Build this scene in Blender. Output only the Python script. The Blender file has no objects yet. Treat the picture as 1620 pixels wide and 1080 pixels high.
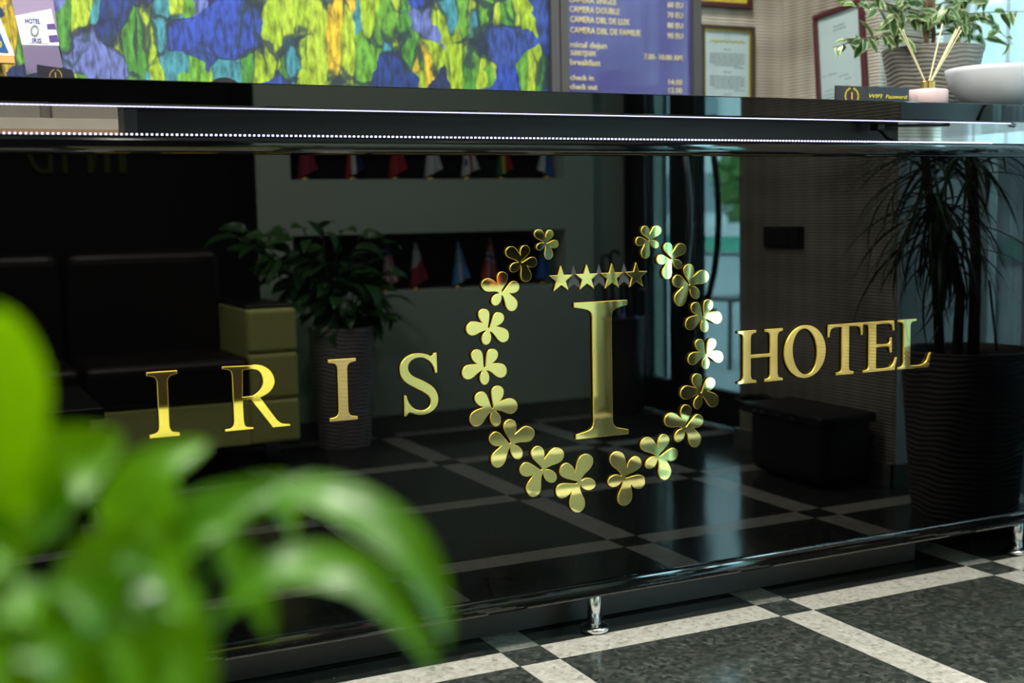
import bpy, bmesh, math, random
from mathutils import Vector, Matrix, noise
random.seed(7)
SC = bpy.context.scene
COL = SC.collection
pi = math.pi

# ------------------------------------------------------------------ camera, world, lights, exposure
CAM = Vector((-1.20107, -2.44023, 0.97274))
FPX, PITCH, ROLL, YAW = 1989.9, 0.100153, -0.019363, 0.449680     # 1620 x 1080 frame
FWD = Vector((math.sin(YAW) * math.cos(PITCH), math.cos(YAW) * math.cos(PITCH), -math.sin(PITCH)))
_R = Vector((math.cos(YAW), -math.sin(YAW), 0)); _U = _R.cross(FWD)
RGT = _R * math.cos(ROLL) + _U * math.sin(ROLL)
UPV = -_R * math.sin(ROLL) + _U * math.cos(ROLL)

def ray(u, v):
    return FWD + RGT * ((u - 810) / FPX) - UPV * ((v - 540) / FPX)
def at(u, v, axis, val):
    d = ray(u, v); return CAM + d * ((val - CAM[axis]) / d[axis])
def seen(u, v, axis, val):
    """a point seen in the polished desk front: the same ray, folded back by the mirror plane y = 0"""
    p = at(u, v, axis, val); return Vector((p.x, -p.y, p.z))
def depth(u, v, d):
    return CAM + ray(u, v) * d

cd = bpy.data.cameras.new('camera'); cam = bpy.data.objects.new('camera', cd); COL.objects.link(cam)
cam.matrix_world = Matrix(((RGT.x, UPV.x, -FWD.x, CAM.x), (RGT.y, UPV.y, -FWD.y, CAM.y), (RGT.z, UPV.z, -FWD.z, CAM.z), (0, 0, 0, 1)))
cd.sensor_width = 36; cd.lens = FPX / 1620 * 36; cd.clip_start = 0.02; cd.clip_end = 200
cd.dof.use_dof = True; cd.dof.focus_distance = 2.80; cd.dof.aperture_fstop = 2.7
SC.camera = cam

W = bpy.data.worlds.new('overcast'); SC.world = W; W.use_nodes = True
bg = W.node_tree.nodes['Background']; bg.inputs[0].default_value = (0.56, 0.90, 1.0, 1); bg.inputs[1].default_value = 21.0
SC.view_settings.view_transform = 'Standard'; SC.view_settings.look = 'None'
SC.view_settings.exposure = 0.0; SC.view_settings.gamma = 1.0; SC.view_settings.use_curve_mapping = False
SC.cycles.use_denoising = True
SC.cycles.max_bounces = 10; SC.cycles.diffuse_bounces = 4; SC.cycles.glossy_bounces = 5
SC.cycles.transparent_max_bounces = 12; SC.cycles.transmission_bounces = 8
SC.cycles.sample_clamp_indirect = 6.0
SC.cycles.caustics_reflective = False; SC.cycles.caustics_refractive = False

def area(name, loc, rot, sx, sy, power, col=(1, 1, 1), shape='RECTANGLE', portal=False, spread=pi):
    l = bpy.data.lights.new(name, 'AREA'); l.shape = shape; l.size = sx
    if shape in ('RECTANGLE', 'ELLIPSE'): l.size_y = sy
    l.energy = power; l.color = col; l.spread = spread
    if portal: l.cycles.is_portal = True
    o = bpy.data.objects.new(name, l); COL.objects.link(o); o.location = loc; o.rotation_euler = rot
    return o
# daylight enters by the entrance and by the curtained window
area('door_daylight_portal', (2.32, -2.45, 1.2), (0, pi / 2, 0), 2.4, 1.3, 1, portal=True)
area('window_daylight', (2.62, 0.05, 1.35), (0, pi / 2, 0), 2.4, 1.8, 8, (0.72, 0.93, 1.0))

# ------------------------------------------------------------------ materials
MATS = {}
def nmat(name):
    m = bpy.data.materials.new(name); m.use_nodes = True; MATS[name] = m
    nt = m.node_tree; return m, nt, nt.nodes['Principled BSDF']
def pm(name, col, rough=0.5, metal=0.0, ior=None, **kw):
    m, nt, b = nmat(name)
    b.inputs['Base Color'].default_value = (*col, 1); b.inputs['Roughness'].default_value = rough
    b.inputs['Metallic'].default_value = metal
    if ior: b.inputs['IOR'].default_value = ior
    for k, v in kw.items():
        b.inputs[k.replace('_', ' ')].default_value = v
    return m
def emat(name, col, s):
    m, nt, b = nmat(name); b.inputs['Base Color'].default_value = (*col, 1)
    b.inputs['Emission Color'].default_value = (*col, 1); b.inputs['Emission Strength'].default_value = s
    return m
def N(nt, t, **kw):
    n = nt.nodes.new(t)
    for k, v in kw.items():
        if k.startswith('i_'):
            key = k[2:].replace('_', ' ')
            n.inputs[int(key) if key.isdigit() else key].default_value = v
        else: setattr(n, k, v)
    return n
def ramp(nt, fac, stops, interp='LINEAR'):
    r = nt.nodes.new('ShaderNodeValToRGB'); r.color_ramp.interpolation = interp
    e = r.color_ramp.elements
    while len(e) < len(stops): e.new(0.5)
    for i, (p, c) in enumerate(stops): e[i].position = p; e[i].color = (*c, 1)
    nt.links.new(fac, r.inputs[0]); return r.outputs[0]
def objco(nt, scale=(1, 1, 1)):
    t = N(nt, 'ShaderNodeTexCoord'); m = N(nt, 'ShaderNodeMapping'); m.inputs['Scale'].default_value = scale
    nt.links.new(t.outputs['Object'], m.inputs[0]); return m.outputs[0]
def bump(nt, b, h, strength=0.3, dist=0.01):
    n = N(nt, 'ShaderNodeBump'); n.inputs['Strength'].default_value = strength; n.inputs['Distance'].default_value = dist
    nt.links.new(h, n.inputs['Height']); nt.links.new(n.outputs[0], b.inputs['Normal'])

pm('black_gloss', (0.0003, 0.0003, 0.0004), 0.012, ior=1.44)
pm('black_lacquer', (0.001, 0.001, 0.0014), 0.05, ior=1.5)
pm('black_board', (0.018, 0.017, 0.017), 0.42)
pm('kick_board', (0.022, 0.023, 0.026), 0.38)
pm('gold_mirror', (0.98, 0.84, 0.34), 0.03, 1.0)
pm('gold_edge', (0.80, 0.55, 0.06), 0.3, 0.55)
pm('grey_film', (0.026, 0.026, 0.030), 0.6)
pm('chrome', (0.80, 0.81, 0.84), 0.20, 1.0)
pm('steel', (0.45, 0.47, 0.5), 0.25, 1.0)
pm('black_plastic', (0.012, 0.012, 0.013), 0.4)
pm('black_metal', (0.010, 0.011, 0.012), 0.35)
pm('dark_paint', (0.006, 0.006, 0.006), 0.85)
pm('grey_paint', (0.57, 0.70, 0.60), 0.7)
pm('reveal_paint', (0.74, 0.80, 0.82), 0.7)
pm('ceiling_paint', (0.78, 0.78, 0.76), 0.8)
pm('leather', (0.014, 0.010, 0.008), 0.42)
pm('frame_brown', (0.045, 0.026, 0.016), 0.35)
pm('frame_maroon', (0.062, 0.010, 0.015), 0.35)
pm('frame_grey', (0.065, 0.060, 0.062), 0.45)
pm('frame_gold', (0.75, 0.52, 0.10), 0.35, 0.7)
pm('paper', (0.62, 0.68, 0.74), 0.6)
pm('paper_white', (0.80, 0.82, 0.85), 0.5)
pm('paper_yellow', (0.85, 0.62, 0.03), 0.5)
pm('ink', (0.10, 0.11, 0.13), 0.7)
pm('ink_soft', (0.22, 0.24, 0.27), 0.7)
pm('cream_letter', (0.66, 0.58, 0.30), 0.45)
pm('yellow_letter', (0.75, 0.62, 0.03), 0.5)
pm('orange_letter', (0.85, 0.42, 0.02), 0.5)
pm('violet_ink', (0.09, 0.055, 0.22), 0.5)
pm('wood_easel', (0.62, 0.33, 0.10), 0.45)
pm('card_blue', (0.02, 0.09, 0.26), 0.35)
pm('card_dark', (0.020, 0.019, 0.030), 0.3)
pm('leaflet', (0.30, 0.24, 0.38), 0.35)
pm('bottle_pink', (0.62, 0.46, 0.49), 0.4)
pm('reed', (0.66, 0.60, 0.36), 0.6)
pm('brass', (0.72, 0.50, 0.16), 0.25, 1.0)
pm('ceramic', (0.60, 0.62, 0.68), 0.12)
pm('soil', (0.03, 0.02, 0.013), 0.9)
pm('bark', (0.17, 0.095, 0.05), 0.8)
pm('bark_dark', (0.07, 0.045, 0.03), 0.85)
pm('twig', (0.09, 0.07, 0.045), 0.8)
pm('cable_white', (0.42, 0.38, 0.33), 0.5)
pm('led_tape', (0.30, 0.30, 0.34), 0.4)
emat('led_white', (0.64, 0.62, 1.0), 2.4)
emat('lamp_disc', (1.0, 0.93, 0.82), 7.0)
pm('sign_letter', (0.07, 0.10, 0.012), 0.5, 0.3)
pm('skirting', (0.10, 0.12, 0.115), 0.3)
pm('screen_mesh', (0.006, 0.006, 0.007), 0.9, **{'Specular_IOR_Level': 0.2})
pm('umbrella_purple', (0.24, 0.08, 0.60), 0.6); pm('umbrella_blue', (0.06, 0.20, 0.80), 0.6)
pm('umbrella_cyan', (0.08, 0.60, 0.85), 0.6); pm('umbrella_black', (0.01, 0.01, 0.012), 0.6)
pm('umbrella_red', (0.5, 0.10, 0.05), 0.6)
pm('pavement', (0.42, 0.47, 0.48), 0.8); pm('asphalt', (0.16, 0.18, 0.19), 0.9)
pm('rail_white', (0.75, 0.80, 0.80), 0.5); pm('panel_green', (0.10, 0.50, 0.33), 0.5)
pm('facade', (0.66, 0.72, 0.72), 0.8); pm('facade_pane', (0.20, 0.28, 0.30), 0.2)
pm('teal_post', (0.02, 0.05, 0.065), 0.5); pm('shade_facade', (0.10, 0.11, 0.11), 0.8)
pm('tree_leaf', (0.13, 0.27, 0.06), 0.7)

def granite(name, base, speck, light, rough):
    m, nt, b = nmat(name); co = objco(nt)
    v = N(nt, 'ShaderNodeTexVoronoi', i_Scale=85.0); v.inputs['Randomness'].default_value = 1.0
    n1 = N(nt, 'ShaderNodeTexNoise', i_Scale=55.0, i_Detail=6.0, i_Roughness=0.65)
    n2 = N(nt, 'ShaderNodeTexNoise', i_Scale=26.0, i_Detail=3.0)
    inf = N(nt, 'ShaderNodeObjectInfo')
    add = N(nt, 'ShaderNodeVectorMath', operation='ADD'); cmb = N(nt, 'ShaderNodeCombineXYZ')
    mul = N(nt, 'ShaderNodeMath', operation='MULTIPLY', i_1=37.0)
    nt.links.new(inf.outputs['Random'], mul.inputs[0]); nt.links.new(mul.outputs[0], cmb.inputs[0]); nt.links.new(mul.outputs[0], cmb.inputs[1])
    nt.links.new(co, add.inputs[0]); nt.links.new(cmb.outputs[0], add.inputs[1])
    for n in (v, n1, n2): nt.links.new(add.outputs[0], n.inputs['Vector'])
    c1 = ramp(nt, n1.outputs[0], [(0.30, speck), (0.44, base), (0.56, base), (0.70, light)])
    mx = N(nt, 'ShaderNodeMix', data_type='RGBA'); nt.links.new(c1, mx.inputs[6])
    c2 = ramp(nt, v.outputs['Color'], [(0.0, speck), (0.35, base), (0.8, light)])
    nt.links.new(c2, mx.inputs[7]); nt.links.new(ramp(nt, n2.outputs[0], [(0.4, (0.2,) * 3), (0.65, (0.6,) * 3)]), mx.inputs[0])
    nt.links.new(mx.outputs[2], b.inputs['Base Color']); b.inputs['Roughness'].default_value = rough
    b.inputs['IOR'].default_value = 1.55
    return m
granite('granite_dark', (0.023, 0.028, 0.025), (0.004, 0.005, 0.005), (0.10, 0.104, 0.092), 0.13)
granite('granite_light', (0.355, 0.345, 0.305), (0.06, 0.06, 0.056), (0.52, 0.51, 0.47), 0.20)
granite('granite_plinth', (0.13, 0.15, 0.14), (0.035, 0.04, 0.038), (0.26, 0.27, 0.25), 0.25)

# ribbed wallpaper with soft rising diamonds
def wallpaper():
    m, nt, b = nmat('wallpaper'); t = N(nt, 'ShaderNodeTexCoord'); sep = N(nt, 'ShaderNodeSeparateXYZ')
    nt.links.new(t.outputs['Object'], sep.inputs[0])
    s = N(nt, 'ShaderNodeMath', operation='ADD'); nt.links.new(sep.outputs[0], s.inputs[0]); nt.links.new(sep.outputs[1], s.inputs[1])
    def M(op, a, bb):
        n = N(nt, 'ShaderNodeMath', operation=op)
        for i, x in enumerate((a, bb)):
            if isinstance(x, (int, float)): n.inputs[i].default_value = x
            elif x is not None: nt.links.new(x, n.inputs[i])
        return n.outputs[0]
    z = sep.outputs[2]; h = s.outputs[0]
    rib = M('SINE', M('MULTIPLY', z, 2 * pi / 0.0115), None)
    a1 = M('SINE', M('MULTIPLY', h, 2 * pi / 0.085), None)
    a2 = M('SINE', M('ADD', M('MULTIPLY', h, 2 * pi / 0.17), M('MULTIPLY', z, 2 * pi / 0.33)), None)
    a3 = M('SINE', M('SUBTRACT', M('MULTIPLY', h, 2 * pi / 0.17), M('MULTIPLY', z, 2 * pi / 0.33)), None)
    dia = M('ADD', M('MULTIPLY', a2, a3), M('MULTIPLY', a1, 0.35))
    n = N(nt, 'ShaderNodeTexNoise', i_Scale=9.0, i_Detail=2.0)
    val = M('ADD', M('ADD', M('MULTIPLY', rib, 0.20), M('MULTIPLY', dia, 0.14)), n.outputs[0])
    c = ramp(nt, val, [(0.1, (0.18, 0.165, 0.135)), (0.5, (0.36, 0.335, 0.285)), (0.9, (0.52, 0.49, 0.43))])
    nt.links.new(c, b.inputs['Base Color']); b.inputs['Roughness'].default_value = 0.65
    bump(nt, b, rib, 0.5, 0.004)
wallpaper()

# a generic painted-garden print: green ground, blue blots, dark contours
def mural():
    m, nt, b = nmat('mural_print'); co = objco(nt)
    d = N(nt, 'ShaderNodeTexNoise', i_Scale=5.0, i_Detail=3.0); nt.links.new(co, d.inputs['Vector'])
    d2 = N(nt, 'ShaderNodeTexNoise', i_Scale=42.0, i_Detail=2.0); nt.links.new(co, d2.inputs['Vector']); dm2 = N(nt, 'ShaderNodeMix', data_type='RGBA'); dm2.inputs[0].default_value = 0.10; nt.links.new(d.outputs['Color'], dm2.inputs[6]); nt.links.new(d2.outputs['Color'], dm2.inputs[7])
    mp = N(nt, 'ShaderNodeMapping'); mp.inputs['Scale'].default_value = (15.0, 1, 2.6); nt.links.new(co, mp.inputs[0])
    off = N(nt, 'ShaderNodeVectorMath', operation='MULTIPLY_ADD'); off.inputs[1].default_value = (0.9, 0.9, 0.9)
    nt.links.new(dm2.outputs[2], off.inputs[0]); nt.links.new(mp.outputs[0], off.inputs[2])
    v = N(nt, 'ShaderNodeTexVoronoi', i_Scale=1.5); nt.links.new(off.outputs[0], v.inputs['Vector'])
    ve = N(nt, 'ShaderNodeTexVoronoi', feature='DISTANCE_TO_EDGE', i_Scale=1.5); nt.links.new(off.outputs[0], ve.inputs['Vector'])
    sepc = N(nt, 'ShaderNodeSeparateColor'); nt.links.new(v.outputs['Color'], sepc.inputs[0])
    leaf = ramp(nt, sepc.outputs[0], [(0, (0.25, 0.38, 0.02)), (0.26, (0.05, 0.20, 0.03)), (0.46, (0.30, 0.42, 0.03)), (0.60, (0.04, 0.20, 0.26)), (0.74, (0.10, 0.28, 0.03)), (0.94, (0.50, 0.36, 0.02))], 'CONSTANT')
    mp2 = N(nt, 'ShaderNodeMapping'); mp2.inputs['Scale'].default_value = (7.6, 1, 6.2); nt.links.new(co, mp2.inputs[0])
    off2 = N(nt, 'ShaderNodeVectorMath', operation='MULTIPLY_ADD'); off2.inputs[1].default_value = (1.3, 1.3, 1.3)
    nt.links.new(dm2.outputs[2], off2.inputs[0]); nt.links.new(mp2.outputs[0], off2.inputs[2])
    v2 = N(nt, 'ShaderNodeTexVoronoi', i_Scale=1.0); nt.links.new(off2.outputs[0], v2.inputs['Vector'])
    v2e = N(nt, 'ShaderNodeTexVoronoi', feature='DISTANCE_TO_EDGE', i_Scale=1.0); nt.links.new(off2.outputs[0], v2e.inputs['Vector'])
    s2 = N(nt, 'ShaderNodeSeparateColor'); nt.links.new(v2.outputs['Color'], s2.inputs[0])
    blue = ramp(nt, s2.outputs[1], [(0, (0.012, 0.03, 0.16)), (0.30, (0.02, 0.05, 0.30)), (0.62, (0.012, 0.022, 0.09)), (0.80, (0.03, 0.06, 0.26)), (0.94, (0.10, 0.13, 0.36))], 'CONSTANT')
    isb = N(nt, 'ShaderNodeMath', operation='GREATER_THAN', i_1=0.57); nt.links.new(s2.outputs[0], isb.inputs[0])
    mx = N(nt, 'ShaderNodeMix', data_type='RGBA'); nt.links.new(isb.outputs[0], mx.inputs[0]); nt.links.new(leaf, mx.inputs[6]); nt.links.new(blue, mx.inputs[7])
    st = N(nt, 'ShaderNodeTexNoise', i_Scale=30.0, i_Detail=4.0)
    mp3 = N(nt, 'ShaderNodeMapping'); mp3.inputs['Scale'].default_value = (2.4, 1, 0.8); nt.links.new(co, mp3.inputs[0]); nt.links.new(mp3.outputs[0], st.inputs['Vector'])
    shade = ramp(nt, st.outputs[0], [(0.3, (0.35,) * 3), (0.5, (1,) * 3), (0.70, (1.6, 1.6, 1.7))])
    mm = N(nt, 'ShaderNodeMix', data_type='RGBA', blend_type='MULTIPLY'); mm.inputs[0].default_value = 1; nt.links.new(mx.outputs[2], mm.inputs[6]); nt.links.new(shade, mm.inputs[7])
    ln = N(nt, 'ShaderNodeTexNoise', i_Scale=9.0, i_Detail=2.0); nt.links.new(co, ln.inputs['Vector'])
    def edge(vv, w):
        k = N(nt, 'ShaderNodeMath', operation='MULTIPLY_ADD', i_1=0.42, i_2=-0.19); nt.links.new(ln.outputs[0], k.inputs[0])
        a = N(nt, 'ShaderNodeMath', operation='ADD'); nt.links.new(vv.outputs['Distance'], a.inputs[0]); nt.links.new(k.outputs[0], a.inputs[1])
        return ramp(nt, a.outputs[0], [(w * 0.2, (0.12,) * 3), (w, (1, 1, 1))])
    e1 = N(nt, 'ShaderNodeMix', data_type='RGBA'); nt.links.new(edge(ve, 0.085), e1.inputs[0]); e1.inputs[6].default_value = (0.01, 0.03, 0.035, 1); nt.links.new(mm.outputs[2], e1.inputs[7])
    e2 = N(nt, 'ShaderNodeMix', data_type='RGBA'); nt.links.new(edge(v2e, 0.06), e2.inputs[0]); e2.inputs[6].default_value = (0.01, 0.02, 0.04, 1); nt.links.new(e1.outputs[2], e2.inputs[7])
    nt.links.new(e2.outputs[2], b.inputs['Base Color']); b.inputs['Roughness'].default_value = 0.45
    bump(nt, b, st.outputs[0], 0.25, 0.003)
mural()

def board():
    m, nt, b = nmat('board_violet'); co = objco(nt, (1, 1, 1)); n = N(nt, 'ShaderNodeTexNoise', i_Scale=3.0, i_Detail=2.0); nt.links.new(co, n.inputs['Vector'])
    nt.links.new(ramp(nt, n.outputs[0], [(0.35, (0.062, 0.054, 0.21)), (0.65, (0.088, 0.084, 0.27))]), b.inputs['Base Color'])
    b.inputs['Roughness'].default_value = 0.08; b.inputs['IOR'].default_value = 1.6
board()

def leafmat(name, c1, c2, rough, trans, varieg=None, tcol=None, scale=30.0, ior=1.45):
    m, nt, b = nmat(name); co = objco(nt); n = N(nt, 'ShaderNodeTexNoise', i_Scale=scale, i_Detail=3.0); nt.links.new(co, n.inputs['Vector'])
    inf = N(nt, 'ShaderNodeObjectInfo'); add = N(nt, 'ShaderNodeMath', operation='MULTIPLY_ADD', i_1=0.5, i_2=-0.25)
    nt.links.new(inf.outputs['Random'], add.inputs[0]); s = N(nt, 'ShaderNodeMath', operation='ADD'); nt.links.new(add.outputs[0], s.inputs[0]); nt.links.new(n.outputs[0], s.inputs[1])
    col = ramp(nt, s.outputs[0], [(0.3, c1), (0.7, c2)])
    if varieg:
        uv = N(nt, 'ShaderNodeTexCoord'); sp = N(nt, 'ShaderNodeSeparateXYZ'); nt.links.new(uv.outputs['UV'], sp.inputs[0])
        a = N(nt, 'ShaderNodeMath', operation='SUBTRACT', i_1=0.5); nt.links.new(sp.outputs[1], a.inputs[0])
        ab = N(nt, 'ShaderNodeMath', operation='ABSOLUTE'); nt.links.new(a.outputs[0], ab.inputs[0])
        n2 = N(nt, 'ShaderNodeTexNoise', i_Scale=60.0, i_Detail=2.0); nt.links.new(co, n2.inputs['Vector'])
        k = N(nt, 'ShaderNodeMath', operation='MULTIPLY_ADD', i_1=0.5, i_2=-0.22); nt.links.new(n2.outputs[0], k.inputs[0])
        sm = N(nt, 'ShaderNodeMath', operation='ADD'); nt.links.new(ab.outputs[0], sm.inputs[0]); nt.links.new(k.outputs[0], sm.inputs[1])
        f = ramp(nt, sm.outputs[0], [(0.30, (0, 0, 0)), (0.36, (1, 1, 1))])
        mx = N(nt, 'ShaderNodeMix', data_type='RGBA'); nt.links.new(f, mx.inputs[0]); nt.links.new(col, mx.inputs[6]); mx.inputs[7].default_value = (*varieg, 1)
        col = mx.outputs[2]
    nt.links.new(col, b.inputs['Base Color']); b.inputs['Roughness'].default_value = rough; b.inputs['IOR'].default_value = ior
    if trans:
        tr = N(nt, 'ShaderNodeBsdfTranslucent'); ms = N(nt, 'ShaderNodeMixShader'); ms.inputs[0].default_value = trans
        if tcol: tr.inputs[0].default_value = (*tcol, 1)
        else: nt.links.new(col, tr.inputs[0])
        out = nt.nodes['Material Output']; nt.links.new(b.outputs[0], ms.inputs[1]); nt.links.new(tr.outputs[0], ms.inputs[2]); nt.links.new(ms.outputs[0], out.inputs[0])
leafmat('leaf_pothos', (0.034, 0.13, 0.0002), (0.08, 0.24, 0.0003), 0.34, 0.35, tcol=(0.19, 0.42, 0.0002), ior=1.35)
leafmat('leaf_ficus', (0.030, 0.095, 0.022), (0.09, 0.19, 0.04), 0.35, 0.2, varieg=(0.42, 0.50, 0.28))
leafmat('leaf_dracaena', (0.012, 0.038, 0.015), (0.026, 0.07, 0.026), 0.4, 0.06)
leafmat('leaf_dark', (0.025, 0.10, 0.025), (0.06, 0.19, 0.04), 0.32, 0.15)

def glass(name, tint, refl=1.45):
    m = bpy.data.materials.new(name); m.use_nodes = True; MATS[name] = m; nt = m.node_tree; nt.nodes.clear()
    t = N(nt, 'ShaderNodeBsdfTransparent'); t.inputs[0].default_value = (*tint, 1)
    g = N(nt, 'ShaderNodeBsdfGlossy'); g.inputs['Roughness'].default_value = 0.01
    lw = N(nt, 'ShaderNodeLayerWeight', i_Blend=0.5); pw = N(nt, 'ShaderNodeMath', operation='POWER', i_1=5.0); f = N(nt, 'ShaderNodeMath', operation='MULTIPLY_ADD', i_1=0.9, i_2=0.035)
    nt.links.new(lw.outputs['Facing'], pw.inputs[0]); nt.links.new(pw.outputs[0], f.inputs[0]); mx = N(nt, 'ShaderNodeMixShader'); o = N(nt, 'ShaderNodeOutputMaterial')
    nt.links.new(f.outputs[0], mx.inputs[0]); nt.links.new(t.outputs[0], mx.inputs[1]); nt.links.new(g.outputs[0], mx.inputs[2]); nt.links.new(mx.outputs[0], o.inputs[0])
glass('clear_glass', (0.93, 0.97, 0.96)); glass('door_glass', (0.90, 0.97, 0.97)); glass('acrylic', (0.90, 0.91, 0.93))
def sheer():
    m = bpy.data.materials.new('sheer_curtain'); m.use_nodes = True; MATS['sheer_curtain'] = m; nt = m.node_tree; nt.nodes.clear()
    d = N(nt, 'ShaderNodeBsdfDiffuse'); d.inputs[0].default_value = (0.62, 0.68, 0.70, 1)
    t = N(nt, 'ShaderNodeBsdfTranslucent'); t.inputs[0].default_value = (0.118, 0.125, 0.142, 1)
    tp = N(nt, 'ShaderNodeBsdfTransparent'); a = N(nt, 'ShaderNodeMixShader'); a.inputs[0].default_value = 0.55
    b = N(nt, 'ShaderNodeMixShader'); b.inputs[0].default_value = 0.14; o = N(nt, 'ShaderNodeOutputMaterial')
    nt.links.new(d.outputs[0], a.inputs[1]); nt.links.new(t.outputs[0], a.inputs[2]); nt.links.new(a.outputs[0], b.inputs[1]); nt.links.new(tp.outputs[0], b.inputs[2]); nt.links.new(b.outputs[0], o.inputs[0])
sheer()
def fabric(name, col, sc):
    m, nt, b = nmat(name); co = objco(nt); n = N(nt, 'ShaderNodeTexNoise', i_Scale=sc, i_Detail=3.0); nt.links.new(co, n.inputs['Vector'])
    nt.links.new(ramp(nt, n.outputs[0], [(0.3, tuple(c * 0.85 for c in col)), (0.7, col)]), b.inputs['Base Color']); b.inputs['Roughness'].default_value = 0.55
    bump(nt, b, n.outputs[0], 0.2, 0.002)
fabric('sofa_green', (0.84, 0.88, 0.30), 90.0)
fabric('pot_taupe', (0.185, 0.175, 0.155), 60.0)
fabric('pot_grey', (0.40, 0.365, 0.40), 60.0)
fabric('pot_dark', (0.075, 0.068, 0.066), 60.0)
fabric('oak', (0.20, 0.185, 0.155), 12.0)
fabric('bin_metal', (0.05, 0.055, 0.05), 18.0)

# ------------------------------------------------------------------ builders
class MB:
    def __init__(s): s.v = []; s.f = []; s.mi = []
    def quad(s, pts, mi=0):
        n = len(s.v); s.v += [Vector(p) for p in pts]; s.f.append(tuple(range(n, n + len(pts)))); s.mi.append(mi); return s
    def box(s, x0, x1, y0, y1, z0, z1, mi=0):
        n = len(s.v); s.v += [Vector((x, y, z)) for z in (z0, z1) for y in (y0, y1) for x in (x0, x1)]
        for f in ((0, 2, 3, 1), (4, 5, 7, 6), (0, 1, 5, 4), (2, 6, 7, 3), (0, 4, 6, 2), (1, 3, 7, 5)):
            s.f.append(tuple(n + i for i in f)); s.mi.append(mi)
        return s
    def rbox(s, x0, x1, y0, y1, z0, z1, r, seg=3, mi=0):
        bm = bmesh.new(); m = Matrix.Translation(((x0 + x1) / 2, (y0 + y1) / 2, (z0 + z1) / 2)) @ Matrix.Diagonal((x1 - x0, y1 - y0, z1 - z0, 1))
        bmesh.ops.create_cube(bm, size=1, matrix=m); bmesh.ops.bevel(bm, geom=bm.edges[:], offset=r, segments=seg, profile=0.5, affect='EDGES')
        return s.addbm(bm, mi)
    def addbm(s, bm, mi=0):
        n = len(s.v); bm.verts.ensure_lookup_table()
        s.v += [v.co.copy() for v in bm.verts]
        for f in bm.faces: s.f.append(tuple(n + v.index for v in f.verts)); s.mi.append(mi)
        bm.free(); return s
    def tube(s, pts, r, n=8, mi=0, cap=True):
        pts = [Vector(p) for p in pts]; rs = r if isinstance(r, (list, tuple)) else [r] * len(pts)
        rings = []; prev = None
        for i, p in enumerate(pts):
            d = (pts[min(i + 1, len(pts) - 1)] - pts[max(i - 1, 0)]).normalized()
            a = prev - d * prev.dot(d) if prev is not None else d.orthogonal()
            if a.length < 1e-6: a = d.orthogonal()
            a.normalize(); prev = a; b = d.cross(a)
            rings.append(len(s.v)); s.v += [p + (a * math.cos(2 * pi * k / n) + b * math.sin(2 * pi * k / n)) * rs[i] for k in range(n)]
        for a, b in zip(rings, rings[1:]):
            for k in range(n): s.f.append((a + k, a + (k + 1) % n, b + (k + 1) % n, b + k)); s.mi.append(mi)
        if cap:
            s.f.append(tuple(rings[0] + k for k in reversed(range(n)))); s.mi.append(mi)
            s.f.append(tuple(rings[-1] + k for k in range(n))); s.mi.append(mi)
        return s
    def lathe(s, prof, n=32, c=(0, 0, 0), wob=None, mi=0, capb=True, capt=False):
        c = Vector(c); rings = []
        for r, z in prof:
            rings.append(len(s.v))
            for k in range(n):
                a = 2 * pi * k / n; rr = r + (wob(a, z) if wob else 0)
                s.v.append(c + Vector((rr * math.cos(a), rr * math.sin(a), z)))
        for a, b in zip(rings, rings[1:]):
            for k in range(n): s.f.append((a + k, a + (k + 1) % n, b + (k + 1) % n, b + k)); s.mi.append(mi)
        if capb: s.f.append(tuple(rings[0] + k for k in reversed(range(n)))); s.mi.append(mi)
        if capt: s.f.append(tuple(rings[-1] + k for k in range(n))); s.mi.append(mi)
        return s
    def mesh(s, name, mats, off=Vector((0, 0, 0)), smooth=False):
        me = bpy.data.meshes.new(name); me.from_pydata([tuple(v - off) for v in s.v], [], s.f)
        for m in (mats if isinstance(mats, (list, tuple)) else [mats]): me.materials.append(MATS[m])
        for p, k in zip(me.polygons, s.mi): p.material_index = k
        if smooth:
            me.polygons.foreach_set('use_smooth', [True] * len(me.polygons))
        me.update(); return me
    def build(s, name, mats, parent=None, smooth=False, label=None):
        off = wloc(parent)
        me = s.mesh(name, mats, off, smooth)
        return link(name, me, parent, label=label)
LOC = {}
def wloc(p):
    return LOC.get(p.name, Vector((0, 0, 0))) if p is not None else Vector((0, 0, 0))
def link(name, data, parent=None, mw=None, label=None):
    o = bpy.data.objects.new(name, data); COL.objects.link(o); o.parent = parent
    if mw is not None: o.matrix_local = Matrix.Translation(-wloc(parent)) @ mw
    LOC[o.name] = Vector(wloc(parent)) if mw is None else mw.translation.copy()
    if label: o['label'] = label
    return o
def thing(name, label, cat, loc=(0, 0, 0), group=None):
    o = bpy.data.objects.new(name, None); o.empty_display_size = 0.05; COL.objects.link(o); o.location = loc
    LOC[o.name] = Vector(loc); o['label'] = label; o['category'] = cat
    if group: o['group'] = group
    return o
def struct(o, label=None, cat=None):
    o['kind'] = 'structure'
    if label: o['label'] = label
    if cat: o['category'] = cat
    return o
def tagt(o, label, cat, group=None):
    o['label'] = label; o['category'] = cat
    if group: o['group'] = group
    return o

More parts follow.
